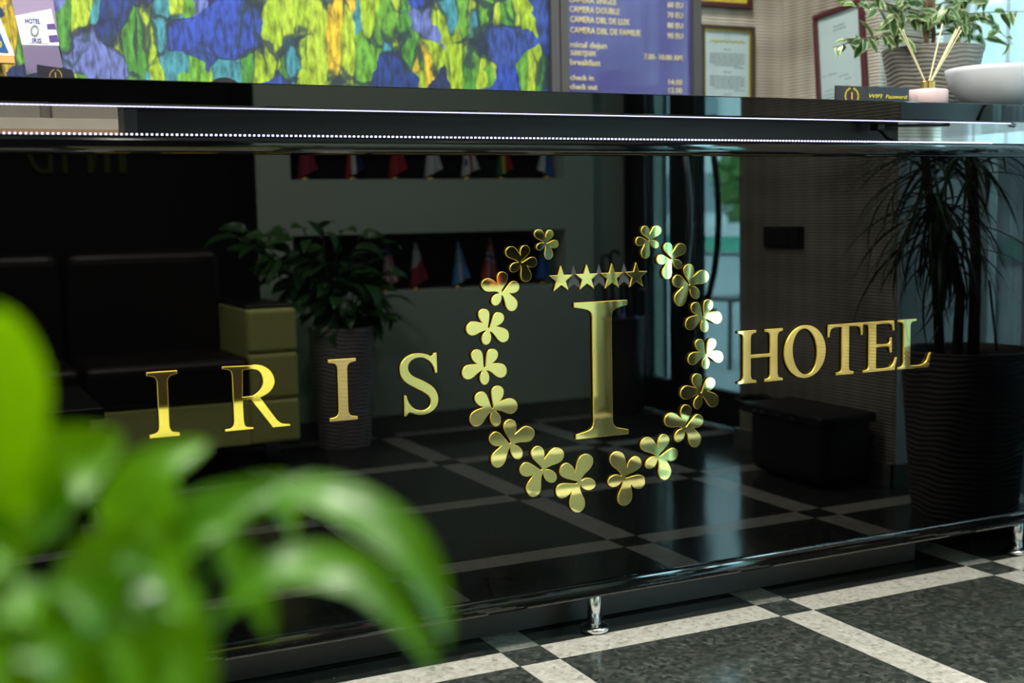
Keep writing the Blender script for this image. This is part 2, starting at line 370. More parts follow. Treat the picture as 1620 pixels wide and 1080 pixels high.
# outlines -> extruded plates standing on the x-z plane, facing -y
def spline(pts, n=7):
    """pts: (x, z[, 1 = corner]); Catmull-Rom between corners"""
    P = [(Vector((p[0], p[1])), len(p) > 2) for p in pts]; out = []; L = len(P)
    for i in range(L):
        (a, ca), (b, cb) = P[i], P[(i + 1) % L]
        if ca and cb: out.append(a); continue
        p0 = P[i - 1][0] if not ca else a - (b - a); p3 = P[(i + 2) % L][0] if not cb else b + (b - a)
        for k in range(n):
            t = k / n
            out.append(0.5 * ((2 * a) + (b - p0) * t + (2 * p0 - 5 * a + 4 * b - p3) * t * t + (3 * a - p0 - 3 * b + p3) * t ** 3))
    return out
_DG = None
def plate_mesh(name, loops, y_back, thick, mats, bev=0.0007, off=Vector((0, 0, 0))):
    c = bpy.data.curves.new('tmp', 'CURVE'); c.dimensions = '2D'; c.fill_mode = 'BOTH'
    c.extrude = max(thick / 2 - bev, 0.0001); c.bevel_depth = bev; c.bevel_resolution = 0; c.offset = -bev
    for lp in loops:
        s = c.splines.new('POLY'); s.points.add(len(lp) - 1); s.use_cyclic_u = True
        for i, p in enumerate(lp): s.points[i].co = (p[0], p[1], 0, 1)
    return _conv(c, name, y_back - thick / 2, mats, off)
def _conv(c, name, yc, mats, off, sx=1, sz=1, ox=0, oz=0):
    o = bpy.data.objects.new('tmp', c); COL.objects.link(o); bpy.context.view_layer.update()
    me = bpy.data.meshes.new_from_object(o.evaluated_get(bpy.context.evaluated_depsgraph_get()))
    bpy.data.objects.remove(o); bpy.data.curves.remove(c); me.name = name
    for v in me.vertices:
        x, y, z = v.co; v.co = Vector((x * sx + ox, yc - z, y * sz + oz)) - off
    me.materials.clear()
    for m in mats: me.materials.append(MATS[m])
    me.update()
    for p in me.polygons: p.use_smooth = False; p.material_index = 0 if (p.normal.y < -0.99 or len(mats) == 1) else 1
    return me
def text_mesh(txt, x0, x1, z0, h, y, mat, off=Vector((0, 0, 0)), thick=0.0008, bold=0.0, shear=0.0):
    c = bpy.data.curves.new('tmp', 'FONT'); c.body = txt; c.size = 1; c.extrude = thick / 2 / h; c.offset = bold; c.shear = shear
    c.resolution_u = 2
    o = bpy.data.objects.new('tmp', c); COL.objects.link(o); bpy.context.view_layer.update()
    me = bpy.data.meshes.new_from_object(o.evaluated_get(bpy.context.evaluated_depsgraph_get())); bpy.data.objects.remove(o)
    xs = [v.co.x for v in me.vertices]; a, b = min(xs), max(xs); sx = (x1 - x0) / (b - a); sz = h / 0.70
    for v in me.vertices:
        x, yy, z = v.co; v.co = Vector((x0 + (x - a) * sx, y - z * h, z0 + yy * sz)) - off
    me.materials.clear(); me.materials.append(MATS[mat]); return me

# ------------------------------------------------------------------ the room
P = 0.7; STRIP = 0.0985; GX0 = 0.0; GY0 = -0.0136     # floor grid: squares at (i*P, GY0 + j*P)
fl = MB().box(-3.3, 2.35, -3.45, 1.62, -0.06, -0.0035).build('floor', 'granite_plinth'); struct(fl)
def tile_mesh(name, w, d, mat):
    b = MB(); g = 0.0007; h = 0.0
    b.box(-w / 2 + g, w / 2 - g, -d / 2 + g, d / 2 - g, -0.012, h)
    return b.mesh(name, mat)
big = P - STRIP
TM = {'tile': tile_mesh('tile', big, big, 'granite_dark'), 'sx': tile_mesh('strip', big, STRIP, 'granite_light'),
      'sy': tile_mesh('strip', STRIP, big, 'granite_light'), 'sq': tile_mesh('tile_square', STRIP, STRIP, 'granite_dark')}
for i in range(-4, 4):
    for j in range(-5, 3):
        x, y = GX0 + i * P, GY0 + j * P
        for key, nm, cx, cy in (('sq', 'corner_tile', x, y), ('sx', 'strip_tile', x + P / 2, y), ('sy', 'strip_tile', x, y + P / 2), ('tile', 'granite_tile', x + P / 2, y + P / 2)):
            if -3.3 < cx < 2.3 and -3.4 < cy < 1.6: link(nm, TM[key], fl, Matrix.Translation((cx, cy, 0)))
H = 2.85
wb = MB().box(-3.4, 1.87, 1.5, 1.62, 0, H).build('wall_back', 'wallpaper'); struct(wb)
wr = MB().box(1.87, 2.35, 0.97, 1.62, 0, H).box(1.87, 2.30, -1.775, -0.874, 0, H).box(1.87, 2.35, -0.874, 0.97, 2.55, H).box(2.06, 2.30, -3.05, -1.775, 2.45, H).build('wall_right', 'wallpaper'); struct(wr)
struct(MB().box(1.874, 2.296, -0.874, -0.868, 0.08, 2.55).build('trim_1', 'reveal_paint'))
wl = MB().box(-3.4, -3.3, -3.45, 1.5, 0, H).build('wall_left', 'grey_paint'); struct(wl)
ce = MB().box(-3.4, 2.4, -3.5, 1.62, H, H + 0.1).build('ceiling', 'ceiling_paint'); struct(ce)
YF = -2.88
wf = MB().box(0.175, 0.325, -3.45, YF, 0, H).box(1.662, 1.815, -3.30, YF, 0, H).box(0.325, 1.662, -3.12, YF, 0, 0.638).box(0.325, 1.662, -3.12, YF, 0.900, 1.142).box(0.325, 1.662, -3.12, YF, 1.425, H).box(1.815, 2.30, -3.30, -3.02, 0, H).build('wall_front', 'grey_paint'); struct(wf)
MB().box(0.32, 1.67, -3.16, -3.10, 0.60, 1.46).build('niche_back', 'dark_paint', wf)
struct(MB().box(-3.4, 0.166, -3.45, -3.30, 0, H).box(0.166, 0.1748, -3.45, YF - 0.012, 0, H).build('wall_recess', 'dark_paint'))
struct(MB().box(0.176, 1.816, YF, YF + 0.014, 0, 0.082).build('baseboard_front', 'granite_plinth'))
bb = MB().box(1.852, 1.87, -1.79, -0.86, 0, 0.082).box(1.852, 2.2, -0.874, -0.858, 0, 0.082).build('baseboard_right', 'granite_plinth'); struct(bb)

# curtained window in the right wall
w1 = MB().box(2.24, 2.30, -0.874, -0.82, 0, 2.55).box(2.24, 2.30, 0.92, 0.97, 0, 2.55).box(2.24, 2.30, -0.82, 0.92, 0, 0.07).box(2.24, 2.30, -0.82, 0.92, 2.49, 2.55).box(2.245, 2.295, 0.02, 0.075, 0.07, 2.49).build('window_1', 'rail_white'); struct(w1)
for a, b in ((-0.82, 0.02), (0.075, 0.92)): MB().box(2.266, 2.272, a, b, 0.07, 2.49).build('pane', 'clear_glass', w1)
def curtain():
    cu = MB(); n = 300; rows = 14; y0, y1 = -0.66, 0.95
    for j in range(rows + 1):
        z = 0.02 + 2.5 * j / rows
        for i in range(n + 1):
            y = y0 + (y1 - y0) * i / n; k = 0.7 + 0.3 * j / rows
            x = 2.125 + 0.030 * k * math.sin(y * 41 + 1.4 * math.sin(y * 7)) + 0.012 * math.sin(y * 97 + z * 0.8)
            cu.v.append(Vector((x, y, z)))
    for j in range(rows):
        for i in range(n):
            a = j * (n + 1) + i; cu.f.append((a, a + 1, a + n + 2, a + n + 1)); cu.mi.append(0)
    t = thing('curtain', 'sheer white curtain hanging in folds in front of the window', 'curtain', (2.125, 0.05, 0.02))
    cu.build('cloth', 'sheer_curtain', t, True)
    MB().tube([(2.125, -0.86, 2.53), (2.125, 0.96, 2.53)], 0.012, 10).build('rod', 'steel', t)
curtain()

# entrance door leaves beyond the pier
d1 = MB().box(2.07, 2.16, -3.02, -2.985, 0, 2.45).box(2.07, 2.16, -1.90, -1.775, 0, 2.45).box(2.07, 2.16, -3.0, -1.9, 2.36, 2.45).build('door_1', 'black_metal'); struct(d1)
def leaf_door(ya, yb, wa, wb_, hpx, hx, hm):
    f = MB().box(2.085, 2.135, ya, ya + wa, 0.01, 2.35).box(2.085, 2.135, yb - wb_, yb, 0.01, 2.35).box(2.086, 2.134, ya, yb, 0.01, 0.17).box(2.086, 2.134, ya, yb, 2.26, 2.35).build('door_leaf', 'black_metal', d1)
    MB().box(2.105, 2.113, ya + wa, yb - wb_, 0.17, 2.26).build('pane', 'door_glass', f)
    low = [seen(u, v, 0, hx) for u, v in hpx]; zc = low[0].z
    pts = [Vector((p.x, p.y, 2 * zc - p.z)) for p in reversed(low[1:])] + low
    pts = [Vector((2.09, pts[0].y, pts[0].z + 0.01))] + pts + [Vector((2.09, pts[-1].y, pts[-1].z - 0.01))]
    MB().tube(pts, 0.014, 10).build('handle', hm, f, True)
HP = ((0, 340), (-2, 390), (-7, 430), (-15, 465), (-24, 490))
leaf_door(-2.985, -2.52, 0.145, 0.11, [(1092 + a, v) for a, v in HP], 2.03, 'steel')
leaf_door(-2.515, -1.90, 0.11, 0.085, [(1137 + a, v) for a, v in HP], 2.03, 'black_metal')
MB().box(2.083, 2.0852, -2.846, -2.838, 0.02, 2.35).build('edge_strip', 'steel', d1); MB().box(2.083, 2.0852, -2.418, -2.408, 0.02, 2.35).build('edge_strip', 'steel', d1)
MB().box(2.30, 2.34, -3.22, -3.04, -0.02, 2.6).build('outer_post', 'teal_post', d1)

# ------------------------------------------------------------------ outside the entrance
struct(MB().box(2.35, 30, -30, 14, -0.12, -0.02).build('pavement_ground', 'pavement'))
rl = thing('street_railing', 'white street railing with green panels standing outside the glass entrance', 'railing', (5.2, -7, -0.02))
MB().box(5.16, 5.24, -16, 2, 0.763, 0.862).build('top_rail', 'rail_white', rl); MB().box(5.18, 5.22, -16, 2, 0.585, 0.612).build('lower_rail', 'black_metal', rl)
for k in range(18):
    y = -16 + k
    MB().box(5.17, 5.23, y - 0.03, y + 0.03, -0.02, 0.765).build('post', 'black_metal', rl)
    MB().box(5.19, 5.21, y + 0.06, y + 0.94, 0.622, 0.755).build('panel', 'panel_green', rl)
CX, CY = 3.62, -4.20
ch = thing('bar_chair', 'dark tubular metal chair on the pavement outside the glass entrance', 'chair', (CX, CY, -0.02))
for dx in (-0.15, 0.15):
    for dy in (-0.13, 0.13): MB().tube([(CX + dx * 1.25, CY + dy * 1.35, -0.02), (CX + dx, CY + dy, 0.40)], 0.014, 8).build('leg', 'black_metal', ch)
MB().rbox(CX - 0.17, CX + 0.17, CY - 0.16, CY + 0.16, 0.40, 0.425, 0.01).build('seat', 'black_metal', ch)
MB().tube([(CX + 0.15, CY + 0.13 * math.cos(pi * k / 12), 0.41 + 0.24 * math.sin(pi * k / 12) ** 0.55) for k in range(13)], 0.014, 8).build('backrest', 'black_metal', ch)
MB().tube([(CX + 0.15, CY + 0.06 * math.cos(pi * k / 8), 0.42 + 0.17 * math.sin(pi * k / 8) ** 0.6) for k in range(9)], 0.010, 8).build('back_loop', 'black_metal', ch)
def tree(x, y, h, r, label):
    t = thing('street_tree', label, 'tree', (x, y, -0.02))
    MB().tube([(x, y, -0.02), (x + 0.05, y, h * 0.5), (x, y, h)], [0.14, 0.10, 0.04], 8).build('trunk', 'bark', t)
    b = MB(); rnd = random.Random(int(x * 10))
    for k in range(900):
        d = Vector((rnd.gauss(0, 1), rnd.gauss(0, 1), rnd.gauss(0, 1))).normalized(); p = Vector((x, y, h)) + Vector((d.x * r, d.y * r, d.z * r * 1.15)) * rnd.uniform(0.45, 1.0)
        a = Vector((rnd.gauss(0, 1), rnd.gauss(0, 1), rnd.gauss(0, 1))).normalized(); c = a.orthogonal().normalized(); s = rnd.uniform(0.10, 0.2)
        b.quad([p - a * s, p + c * s * 0.6, p + a * s, p - c * s * 0.6])
    o = b.build('crown', 'tree_leaf', t); o['kind'] = 'stuff'
tree(20.0, -26.0, 1.75, 1.15, 'leafy green street tree beyond the white railing, in front of the pale house')
tree(14.5, -14.2, 2.9, 1.4, 'taller leafy street tree closer to the railing than the other tree')
bd = thing('street_house', 'pale house front with rows of dark windows across the street', 'building', (20, -16, -0.02))
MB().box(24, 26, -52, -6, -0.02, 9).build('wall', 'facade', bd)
for k in range(16):
    for j in range(3):
        wn = MB().box(23.9, 24.02, -50 + k * 2.6, -48.7 + k * 2.6, 0.8 + j * 2.9, 2.4 + j * 2.9).build('window', 'rail_white', bd); MB().box(23.86, 23.92, -49.9 + k * 2.6, -48.8 + k * 2.6, 0.9 + j * 2.9, 2.3 + j * 2.9).build('pane', 'facade_pane', wn)

nb = MB().box(6.0, 9.0, -1.6, 12, -0.02, 7).build('wall_added_shade', 'shade_facade'); struct(nb)  # unseen dark neighbour block, added to dim the daylight behind the curtain
for k in range(4):
    for j in range(2): wn = MB().box(5.94, 6.02, -0.9 + k * 2.4, 0.4 + k * 2.4, 0.9 + j * 2.9, 2.5 + j * 2.9).build('window', 'rail_white', nb); MB().box(5.91, 5.96, -0.8 + k * 2.4, 0.3 + k * 2.4, 1.0 + j * 2.9, 2.4 + j * 2.9).build('pane', 'facade_pane', wn)
# ------------------------------------------------------------------ the reception desk
XL, XR = -2.6, 1.80
desk = thing('reception_desk', 'long black high-gloss reception desk with gold hotel lettering and light strips', 'desk', (0, 0.2, 0))
ZB, ZT = 0.141, 1.0989
fp = MB().box(XL, XR, 0.0, 0.030, ZB - 0.004, ZT + 0.004).build('front_panel', 'black_gloss', desk)
def mould(name, z0, z1):
    b = MB(); n = 14; zc, hh = (z0 + z1) / 2, (z1 - z0) / 2; pr = []
    for k in range(n + 1):
        a = -pi / 2 + pi * k / n; pr.append((-0.013 * math.cos(a) ** 0.8 if abs(math.cos(a)) > 1e-9 else 0.0, zc + hh * math.sin(a)))
    pr = [(0.034, z0)] + pr + [(0.034, z1)]
    for (ya, za), (yb, zb_) in zip(pr, pr[1:]): b.quad([(XL, ya, za), (XR, ya, za), (XR, yb, zb_), (XL, yb, zb_)])
    for x in (XL, XR): b.quad([(x, y, z) for y, z in (pr if x == XR else reversed(pr))])
    return b.build(name, 'black_lacquer', desk, False)
mould('edge_moulding', 0.103, ZB); mould('edge_moulding', ZT, 1.1345)
ct = MB().rbox(XL, XR, -0.004, 0.34, 1.190, 1.2362, 0.002, 2).rbox(1.0, XR, 0.34, 0.62, 1.190, 1.2362, 0.002, 2).build('counter_slab', 'black_gloss', desk)
MB().box(-0.80, 1.19, 0.14, 0.16, 1.05, 1.19).build('recess_board', 'black_board', desk)
MB().box(-0.80, -0.775, 0.09, 0.14, 1.05, 1.19).build('bracket', 'frame_grey', desk)
MB().box(XL, 1.262, 0.135, 0.155, 0.006, 0.141).build('kick_board', 'kick_board', desk)
MB().box(XL, 1.262, 0.155, 0.42, 0.0, 0.72).build('carcass', 'black_board', desk)
MB().box(XL, 1.75, 0.03, 0.60, 0.72, 0.75).build('worktop', 'oak', desk)
MB().box(XL, 1.78, 0.03, 0.05, 0.15, 0.72).build('inner_wall', 'black_board', desk)
MB().box(1.262, 1.78, 0.42, 0.44, 0.0, 0.72).build('back_board', 'dark_paint', desk); MB().box(1.76, 1.78, 0.05, 0.60, 0.0, 0.72).build('end_board', 'dark_paint', desk)
for x in (-1.15, 0.2065, 1.567):
    b = MB().lathe([(0.0165, 0.022), (0.0165, 0.118)], 24, (x, 0.060, 0), capt=True).build('leg', 'chrome', desk, False)
    for p in b.data.polygons: p.use_smooth = len(p.vertices) == 4
    MB().lathe([(0.020, 0.0), (0.033, 0.003), (0.035, 0.008), (0.033, 0.014), (0.026, 0.017), (0.020, 0.020), (0.0168, 0.022)], 28, (x, 0.060, 0), capt=True).build('foot', 'chrome', b, True)
# light strips: the tape with all its diodes is one part each
def leds(name, x0, x1, y, z, pitch, size, dense):
    b = MB().box(x0, x1, y - 0.004, y + 0.004, z - 0.0012, z, 0)
    n = int((x1 - x0) / pitch)
    for k in range(n):
        x = x0 + (k + 0.5) * pitch
        if dense: b.box(x - size, x + size, y - 0.0042, y - 0.001, z - 0.0028, z - 0.0012, 1)
        else: b.box(x - size, x + size, y - 0.0045, y, z, z + 0.003, 1)
    o = b.build(name, ['led_tape', 'led_white'], desk); o['kind'] = 'stuff'; return o
leds('light_strip', XL, 1.395, 0.006, 1.1347, 0.00925, 0.0015, False)
leds('light_strip', XL, 1.462, 0.010, 1.1898, 0.0085, 0.0036, True)
MB().tube([(1.462, 0.010, 1.188), (1.476, 0.012, 1.184), (1.482, 0.022, 1.180), (1.470, 0.03, 1.184)], 0.003, 6).build('strip_end', 'led_tape', desk)
cb = MB().tube([(1.09, 0.12, 1.184), (1.10, 0.10, 1.165), (1.098, 0.08, 1.15), (1.115, 0.05, 1.138), (1.14, 0.02, 1.136)], 0.004, 8).build('strip_cable', 'black_plastic', desk, True)
MB().rbox(1.075, 1.10, 0.09, 0.12, 1.172, 1.188, 0.003).build('connector', 'black_plastic', cb); MB().tube([(1.1, 0.1, 1.181), (1.14, 0.09, 1.183), (1.3, 0.07, 1.186)], 0.004, 8).build('lead', 'black_plastic', cb)

# gold lettering, flowers and stars on the front panel
GY = -0.0015; GT = 0.0055; GM = ['gold_mirror', 'gold_edge']
def plate(name, loops, label, mats=GM, yb=GY, th=GT, bev=0.0008):
    off = wloc(fp); o = link(name, plate_mesh(name, loops, yb, th, mats, bev, off), fp, label=label); return o
ZL, ZH = 0.5625, 0.6890
def box2(pts, x0, x1, z0=ZL, z1=ZH):
    return [(x0 + p[0] * (x1 - x0), z0 + p[1] * (z1 - z0), *p[2:]) for p in pts]
def I_pts(a=0.33, b=0.67, t=0.05, k=0.11):
    return [(0, 1, 1), (1, 1, 1), (1, 1 - t, 1), (b + (1 - b) * 0.35, 1 - t - 0.02), (b + 0.03, 1 - t - k * 0.55), (b, 1 - t - k, 1), (b, t + k, 1), (b + 0.03, t + k * 0.55), (b + (1 - b) * 0.35, t + 0.02), (1, t, 1),
            (1, 0, 1), (0, 0, 1), (0, t, 1), (a * 0.65, t + 0.02), (a - 0.03, t + k * 0.55), (a, t + k, 1), (a, 1 - t - k, 1), (a - 0.03, 1 - t - k * 0.55), (a * 0.65, 1 - t - 0.02), (0, 1 - t, 1)]
for x0, x1, n in ((-0.7968, -0.7399, 'first'), (-0.4392, -0.3805, 'second')):
    plate('gold_letter', [spline(box2(I_pts(), x0, x1))], 'mirror-gold letter I, the %s in the word IRIS' % n)
plate('gold_letter', [spline(box2(I_pts(0.335, 0.695, 0.035, 0.075), 0.1279, 0.264, 0.4717, 0.7775))], 'tall mirror-gold letter I inside the flower wreath')
def traced(pts, ox, oy, sc):
    out = []
    for p in pts:
        q = at(ox + p[0] / sc, oy + p[1] / sc, 1, -0.006); out.append((q.x, q.z, *p[2:]))
    return out
S_ = [(1118, 112, 1), (1143, 106, 1), (1150, 298, 1), (1132, 298, 1), (1115, 238), (1070, 182), (1000, 152), (930, 165), (885, 205), (873, 255), (890, 300), (930, 335), (1020, 375), (1095, 420), (1140, 470), (1160, 540), (1148, 605), (1110, 655), (1060, 685), (1000, 697), (940, 690), (897, 675), (876, 683), (863, 706, 1), (842, 710, 1), (838, 515, 1), (856, 513, 1), (880, 580), (930, 635), (1000, 655), (1050, 642), (1083, 607), (1090, 560), (1070, 520), (1020, 480), (930, 435), (860, 395), (815, 345), (797, 280), (805, 215), (850, 155), (910, 122), (980, 113), (1050, 122), (1085, 137), (1105, 132)]
plate('gold_letter', [spline(traced(S_, 500, 540, 6), 5)], 'mirror-gold letter S')
R_o = [(790, 240, 1), (1040, 230, 1), (1110, 221), (1180, 233), (1240, 272), (1275, 325), (1287, 385), (1268, 440), (1225, 490), (1150, 533, 1), (1310, 745, 1), (1360, 778), (1435, 785, 1), (1435, 800, 1), (1270, 817, 1), (1062, 553, 1), (985, 557, 1), (995, 740, 1), (1005, 790), (1030, 812), (1085, 815, 1), (1088, 830, 1), (818, 857, 1), (815, 838, 1), (870, 825), (895, 800), (903, 760, 1), (885, 330, 1), (875, 290), (850, 270), (790, 262, 1)]
R_i = [(982, 272, 1), (1060, 260, 1), (1120, 272), (1158, 310), (1177, 375), (1165, 430), (1130, 480), (1085, 512), (1040, 523, 1), (982, 530, 1)]
plate('gold_letter', [spline(traced(R_o, 220, 540, 6), 6), spline(traced(R_i, 220, 540, 6), 6)], 'mirror-gold letter R')
# H
def H_pts():
    w = 0.40; left = [(p[0] * w, p[1], *p[2:]) for p in I_pts(0.30, 0.70, 0.045, 0.10)]; right = [(1 - w + p[0] * w, p[1], *p[2:]) for p in I_pts(0.30, 0.70, 0.045, 0.10)]
    a = left; b = right
    return a[:6] + [(w * 0.70, 0.535, 1), (1 - w + w * 0.30, 0.535, 1)] + [b[16]] + b[17:] + b[:16] + [(1 - w + w * 0.30, 0.475, 1), (w * 0.70, 0.475, 1)] + a[6:]
plate('gold_letter', [spline(box2(H_pts(), 0.5677, 0.699))], 'mirror-gold letter H')
def ell(cx, cz, rx, rz, n=64, tilt=0.0, pw=1.0):
    return [Vector((cx + rx * math.cos(2 * pi * k / n) + tilt * math.sin(2 * pi * k / n), cz + rz * math.sin(2 * pi * k / n))) for k in range(n)]
plate('gold_letter', [ell(0.767, 0.6277, 0.0629, 0.0647), ell(0.7665, 0.6277, 0.0378, 0.0565, tilt=-0.004)], 'mirror-gold letter O')
T_ = [(0, 1, 1), (1, 1, 1), (1, 0.76, 1), (0.965, 0.76, 1), (0.945, 0.87), (0.88, 0.93), (0.74, 0.945), (0.60, 0.945, 1), (0.60, 0.14, 1), (0.63, 0.07), (0.74, 0.045, 1), (0.74, 0, 1), (0.24, 0, 1), (0.24, 0.045, 1), (0.37, 0.07), (0.40, 0.14, 1), (0.40, 0.945, 1), (0.26, 0.945), (0.12, 0.93), (0.055, 0.87), (0.035, 0.76, 1), (0, 0.76, 1)]
plate('gold_letter', [spline(box2(T_, 0.8377, 0.9468))], 'mirror-gold letter T')
E_ = [(0, 1, 1), (0.90, 1, 1), (0.92, 0.80, 1), (0.88, 0.80, 1), (0.84, 0.91), (0.70, 0.945), (0.37, 0.945, 1), (0.37, 0.545, 1), (0.66, 0.535), (0.77, 0.56), (0.80, 0.66, 1), (0.84, 0.66, 1), (0.84, 0.36, 1), (0.80, 0.36, 1), (0.77, 0.46), (0.66, 0.49), (0.37, 0.485, 1), (0.37, 0.10, 1), (0.42, 0.055), (0.75, 0.06), (0.88, 0.12), (0.96, 0.25, 1), (1.0, 0.25, 1), (0.93, 0.0, 1), (0, 0, 1), (0, 0.04, 1), (0.12, 0.06), (0.165, 0.13, 1), (0.165, 0.87, 1), (0.12, 0.94), (0, 0.96, 1)]
plate('gold_letter', [spline(box2(E_, 0.9496, 1.0589))], 'mirror-gold letter E')
L_ = [(0, 1, 1), (0.54, 1, 1), (0.54, 0.96, 1), (0.40, 0.94), (0.36, 0.87, 1), (0.36, 0.10, 1), (0.41, 0.055), (0.70, 0.06), (0.86, 0.13), (0.95, 0.29, 1), (1.0, 0.29, 1), (0.93, 0, 1), (0, 0, 1), (0, 0.04, 1), (0.12, 0.06), (0.165, 0.13, 1), (0.165, 0.87, 1), (0.12, 0.94), (0, 0.96, 1)]
plate('gold_letter', [spline(box2(L_, 1.063, 1.1736))], 'mirror-gold letter L')
# flowers: (centre px, tip of the small petal px)
FLW = [((862.6, 385), (849.4, 393.3)), ((823.3, 415.6), (807.8, 427.8)), ((793, 462.8), (780, 482)), ((772.7, 521), (767.5, 545)), ((766.7, 583.2), (766.7, 608.2)), ((780, 647.7), (786.7, 673.6)), ((808.6, 702.7), (823.6, 724.2)), ((858.9, 743.6), (878.8, 759.8)), ((915.5, 763.4), (941.4, 767)),
       ((986.9, 755.2), (962.2, 764.3)), ((1041, 722.1), (1022.4, 739)), ((1083, 676.3), (1069.4, 698)), ((1108, 623), (1101.9, 646.3)), ((1116.5, 562.2), (1116.5, 583.6)), ((1113, 503.2), (1115.7, 525.2)), ((1092, 451.9), (1104.7, 470.6)), ((1063.8, 411), (1078.2, 422.4)), ((1028, 380.9), (1041.5, 390))]
HALF = [(322, 815, 1), (334, 800), (342, 700), (352, 640), (375, 600), (412, 587), (455, 597), (482, 630), (487, 670), (470, 715), (440, 747), (412, 765, 1), (455, 768), (510, 770), (560, 788), (590, 830), (598, 880), (580, 925), (545, 948), (510, 950), (465, 930), (420, 890), (380, 862), (358, 854), (345, 858, 1), (368, 890), (380, 940), (372, 990), (345, 1022)]
HU = [((x - 322) / 7.717 * 1.5 / 34.1, (830 - z) / 7.717 * 1.37 / 34.1, *f) for x, z, *f in HALF]
def flower_outline():   # unit flower, its small petal pointing down
    tip = [(0.0, (830 - 1028) / 7.717 * 1.37 / 34.1)]
    return spline(HU + tip + [(-p[0], *p[1:]) for p in reversed(HU[1:])], 5)
FO = flower_outline()
for (c, t) in FLW:
    C = at(*c, 1, -0.006); T = at(*t, 1, -0.006); dv = Vector((T.x - C.x, T.z - C.z)); s = dv.length / 1.02
    ang = math.atan2(dv.y, dv.x) + pi / 2; ca, sa = math.cos(ang), math.sin(ang)
    plate('gold_flower', [[(C.x + s * (p.x * ca - p.y * sa), C.z + s * (p.x * sa + p.y * ca)) for p in FO]], None, bev=0.0007)
def star(cx, zt, R):
    return [(cx + (R if k % 2 == 0 else R * 0.40) * math.sin(pi * k / 5), zt - R + (R if k % 2 == 0 else R * 0.40) * math.cos(pi * k / 5)) for k in range(10)]
for u, v, u2 in ((887.3, 420, 907.7), (928.2, 417.9, 947.8), (968, 416.5, 987.5), (1006.4, 414.7, None)):
    q = at(u, v, 1, -0.006); plate('gold_star', [star(q.x, q.z, 0.0305)], None)
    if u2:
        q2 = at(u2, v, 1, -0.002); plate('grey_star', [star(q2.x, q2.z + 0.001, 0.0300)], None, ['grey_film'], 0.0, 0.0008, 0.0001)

# cable hanging under the desk end
tagt(MB().tube([at(1463, 852, 1, 0.30), at(1475, 858, 1, 0.30), at(1495, 862, 1, 0.30), at(1520, 863.5, 1, 0.30), at(1543, 859, 1, 0.30), at(1556, 850, 1, 0.30), at(1562, 838, 1, 0.30), at(1563, 820, 1, 0.30)], 0.0022, 8).build('hanging_cable', 'cable_white', None, True), 'thin pale cable sagging in a loop under the desk front', 'cable')
# filing cabinet glimpsed through the gap at the desk's other end
fd = thing('filing_cabinet', 'pale oak filing cabinet standing against the wall under the garden print', 'cabinet', (-1.2, 1.25, 0))
MB().box(-1.9, -0.30, 1.14, 1.46, 0.0, 1.33).build('body', 'oak', fd)
for k in range(3):
    for j in range(3):
        x = -1.88 + k * 0.53; z = 0.06 + j * 0.385; dw = MB().rbox(x, x + 0.50, 1.12, 1.14, z, z + 0.365, 0.004).build('drawer', 'oak', fd); MB().tube([(x + 0.19, 1.105, z + 0.30), (x + 0.31, 1.105, z + 0.30)], 0.006, 8).build('handle', 'steel', dw)
MB().box(-1.91, -0.29, 1.11, 1.46, 1.205, 1.222).build('ledge', 'bark', fd)

# ------------------------------------------------------------------ back wall: mural, price board, certificates
mu = thing('wall_mural', 'wide garden print in greens and blues hung on the wall behind the desk', 'mural', (-0.9, 1.5, 1.0))
MB().box(-2.7, 0.852, 1.472, 1.498, 1.00, 2.45).build('print', 'mural_print', mu)
MB().box(0.852, 0.884, 1.455, 1.499, 0.95, 2.5).build('frame_post', 'frame_grey', mu)
pb = thing('price_board', 'violet price board with cream room rates and breakfast hours', 'sign', (1.18, 1.5, 1.0))
MB().box(0.920, 1.434, 1.474, 1.498, 1.05, 2.20).build('panel', 'board_violet', pb)
MB().box(0.889, 0.919, 1.455, 1.499, 1.0, 2.25).build('frame_post', 'frame_grey', pb); MB().box(1.435, 1.470, 1.455, 1.499, 1.0, 2.25).build('frame_post', 'frame_grey', pb)
YP = 1.4725
def btext(txt, u0, u1, v, hpx, bold=0.006):
    a = at(u0, v, 1, YP); b = at(u1, v + (u1 - u0) * 0.041, 1, YP); h = (at(u0, v - hpx, 1, YP).z - a.z)
    link('lettering', text_mesh(txt, a.x, b.x, a.z, h, YP, 'cream_letter', wloc(pb), 0.002, bold), pb)
for t, u0, u1, v, h in (('CAMERA SINGLE', 900, 975, 3.0, 9.5), ('CAMERA DOUBLE', 901, 980, 18.5, 9.5), ('CAMERA DBL DE LUX', 902, 996, 34.5, 9.5), ('CAMERA DBL DE FAMILIE', 902, 1013, 51.5, 9.5), ('micul dejun', 902, 960, 74.5, 9.5), ('завтрак', 902, 943, 87.0, 9.5), ('breakfast', 902, 950, 102.5, 9.5), ('check in', 902, 939, 126.5, 9.0), ('check out', 902, 945, 141.0, 9.0),
                        ('60 EU', 1056, 1080, 11.5, 8.5), ('70 EU', 1056, 1080, 27.5, 8.5), ('80 EU', 1056, 1080, 44, 8.5), ('90 EU', 1056, 1080, 60.5, 8.5), ('7.00- 10.00 AM', 1019, 1079, 93.5, 8.5), ('14.00', 1058, 1079, 134, 8.5), ('12.00', 1058, 1079, 147, 8.5)):
    btext(t, u0, u1, v, h)
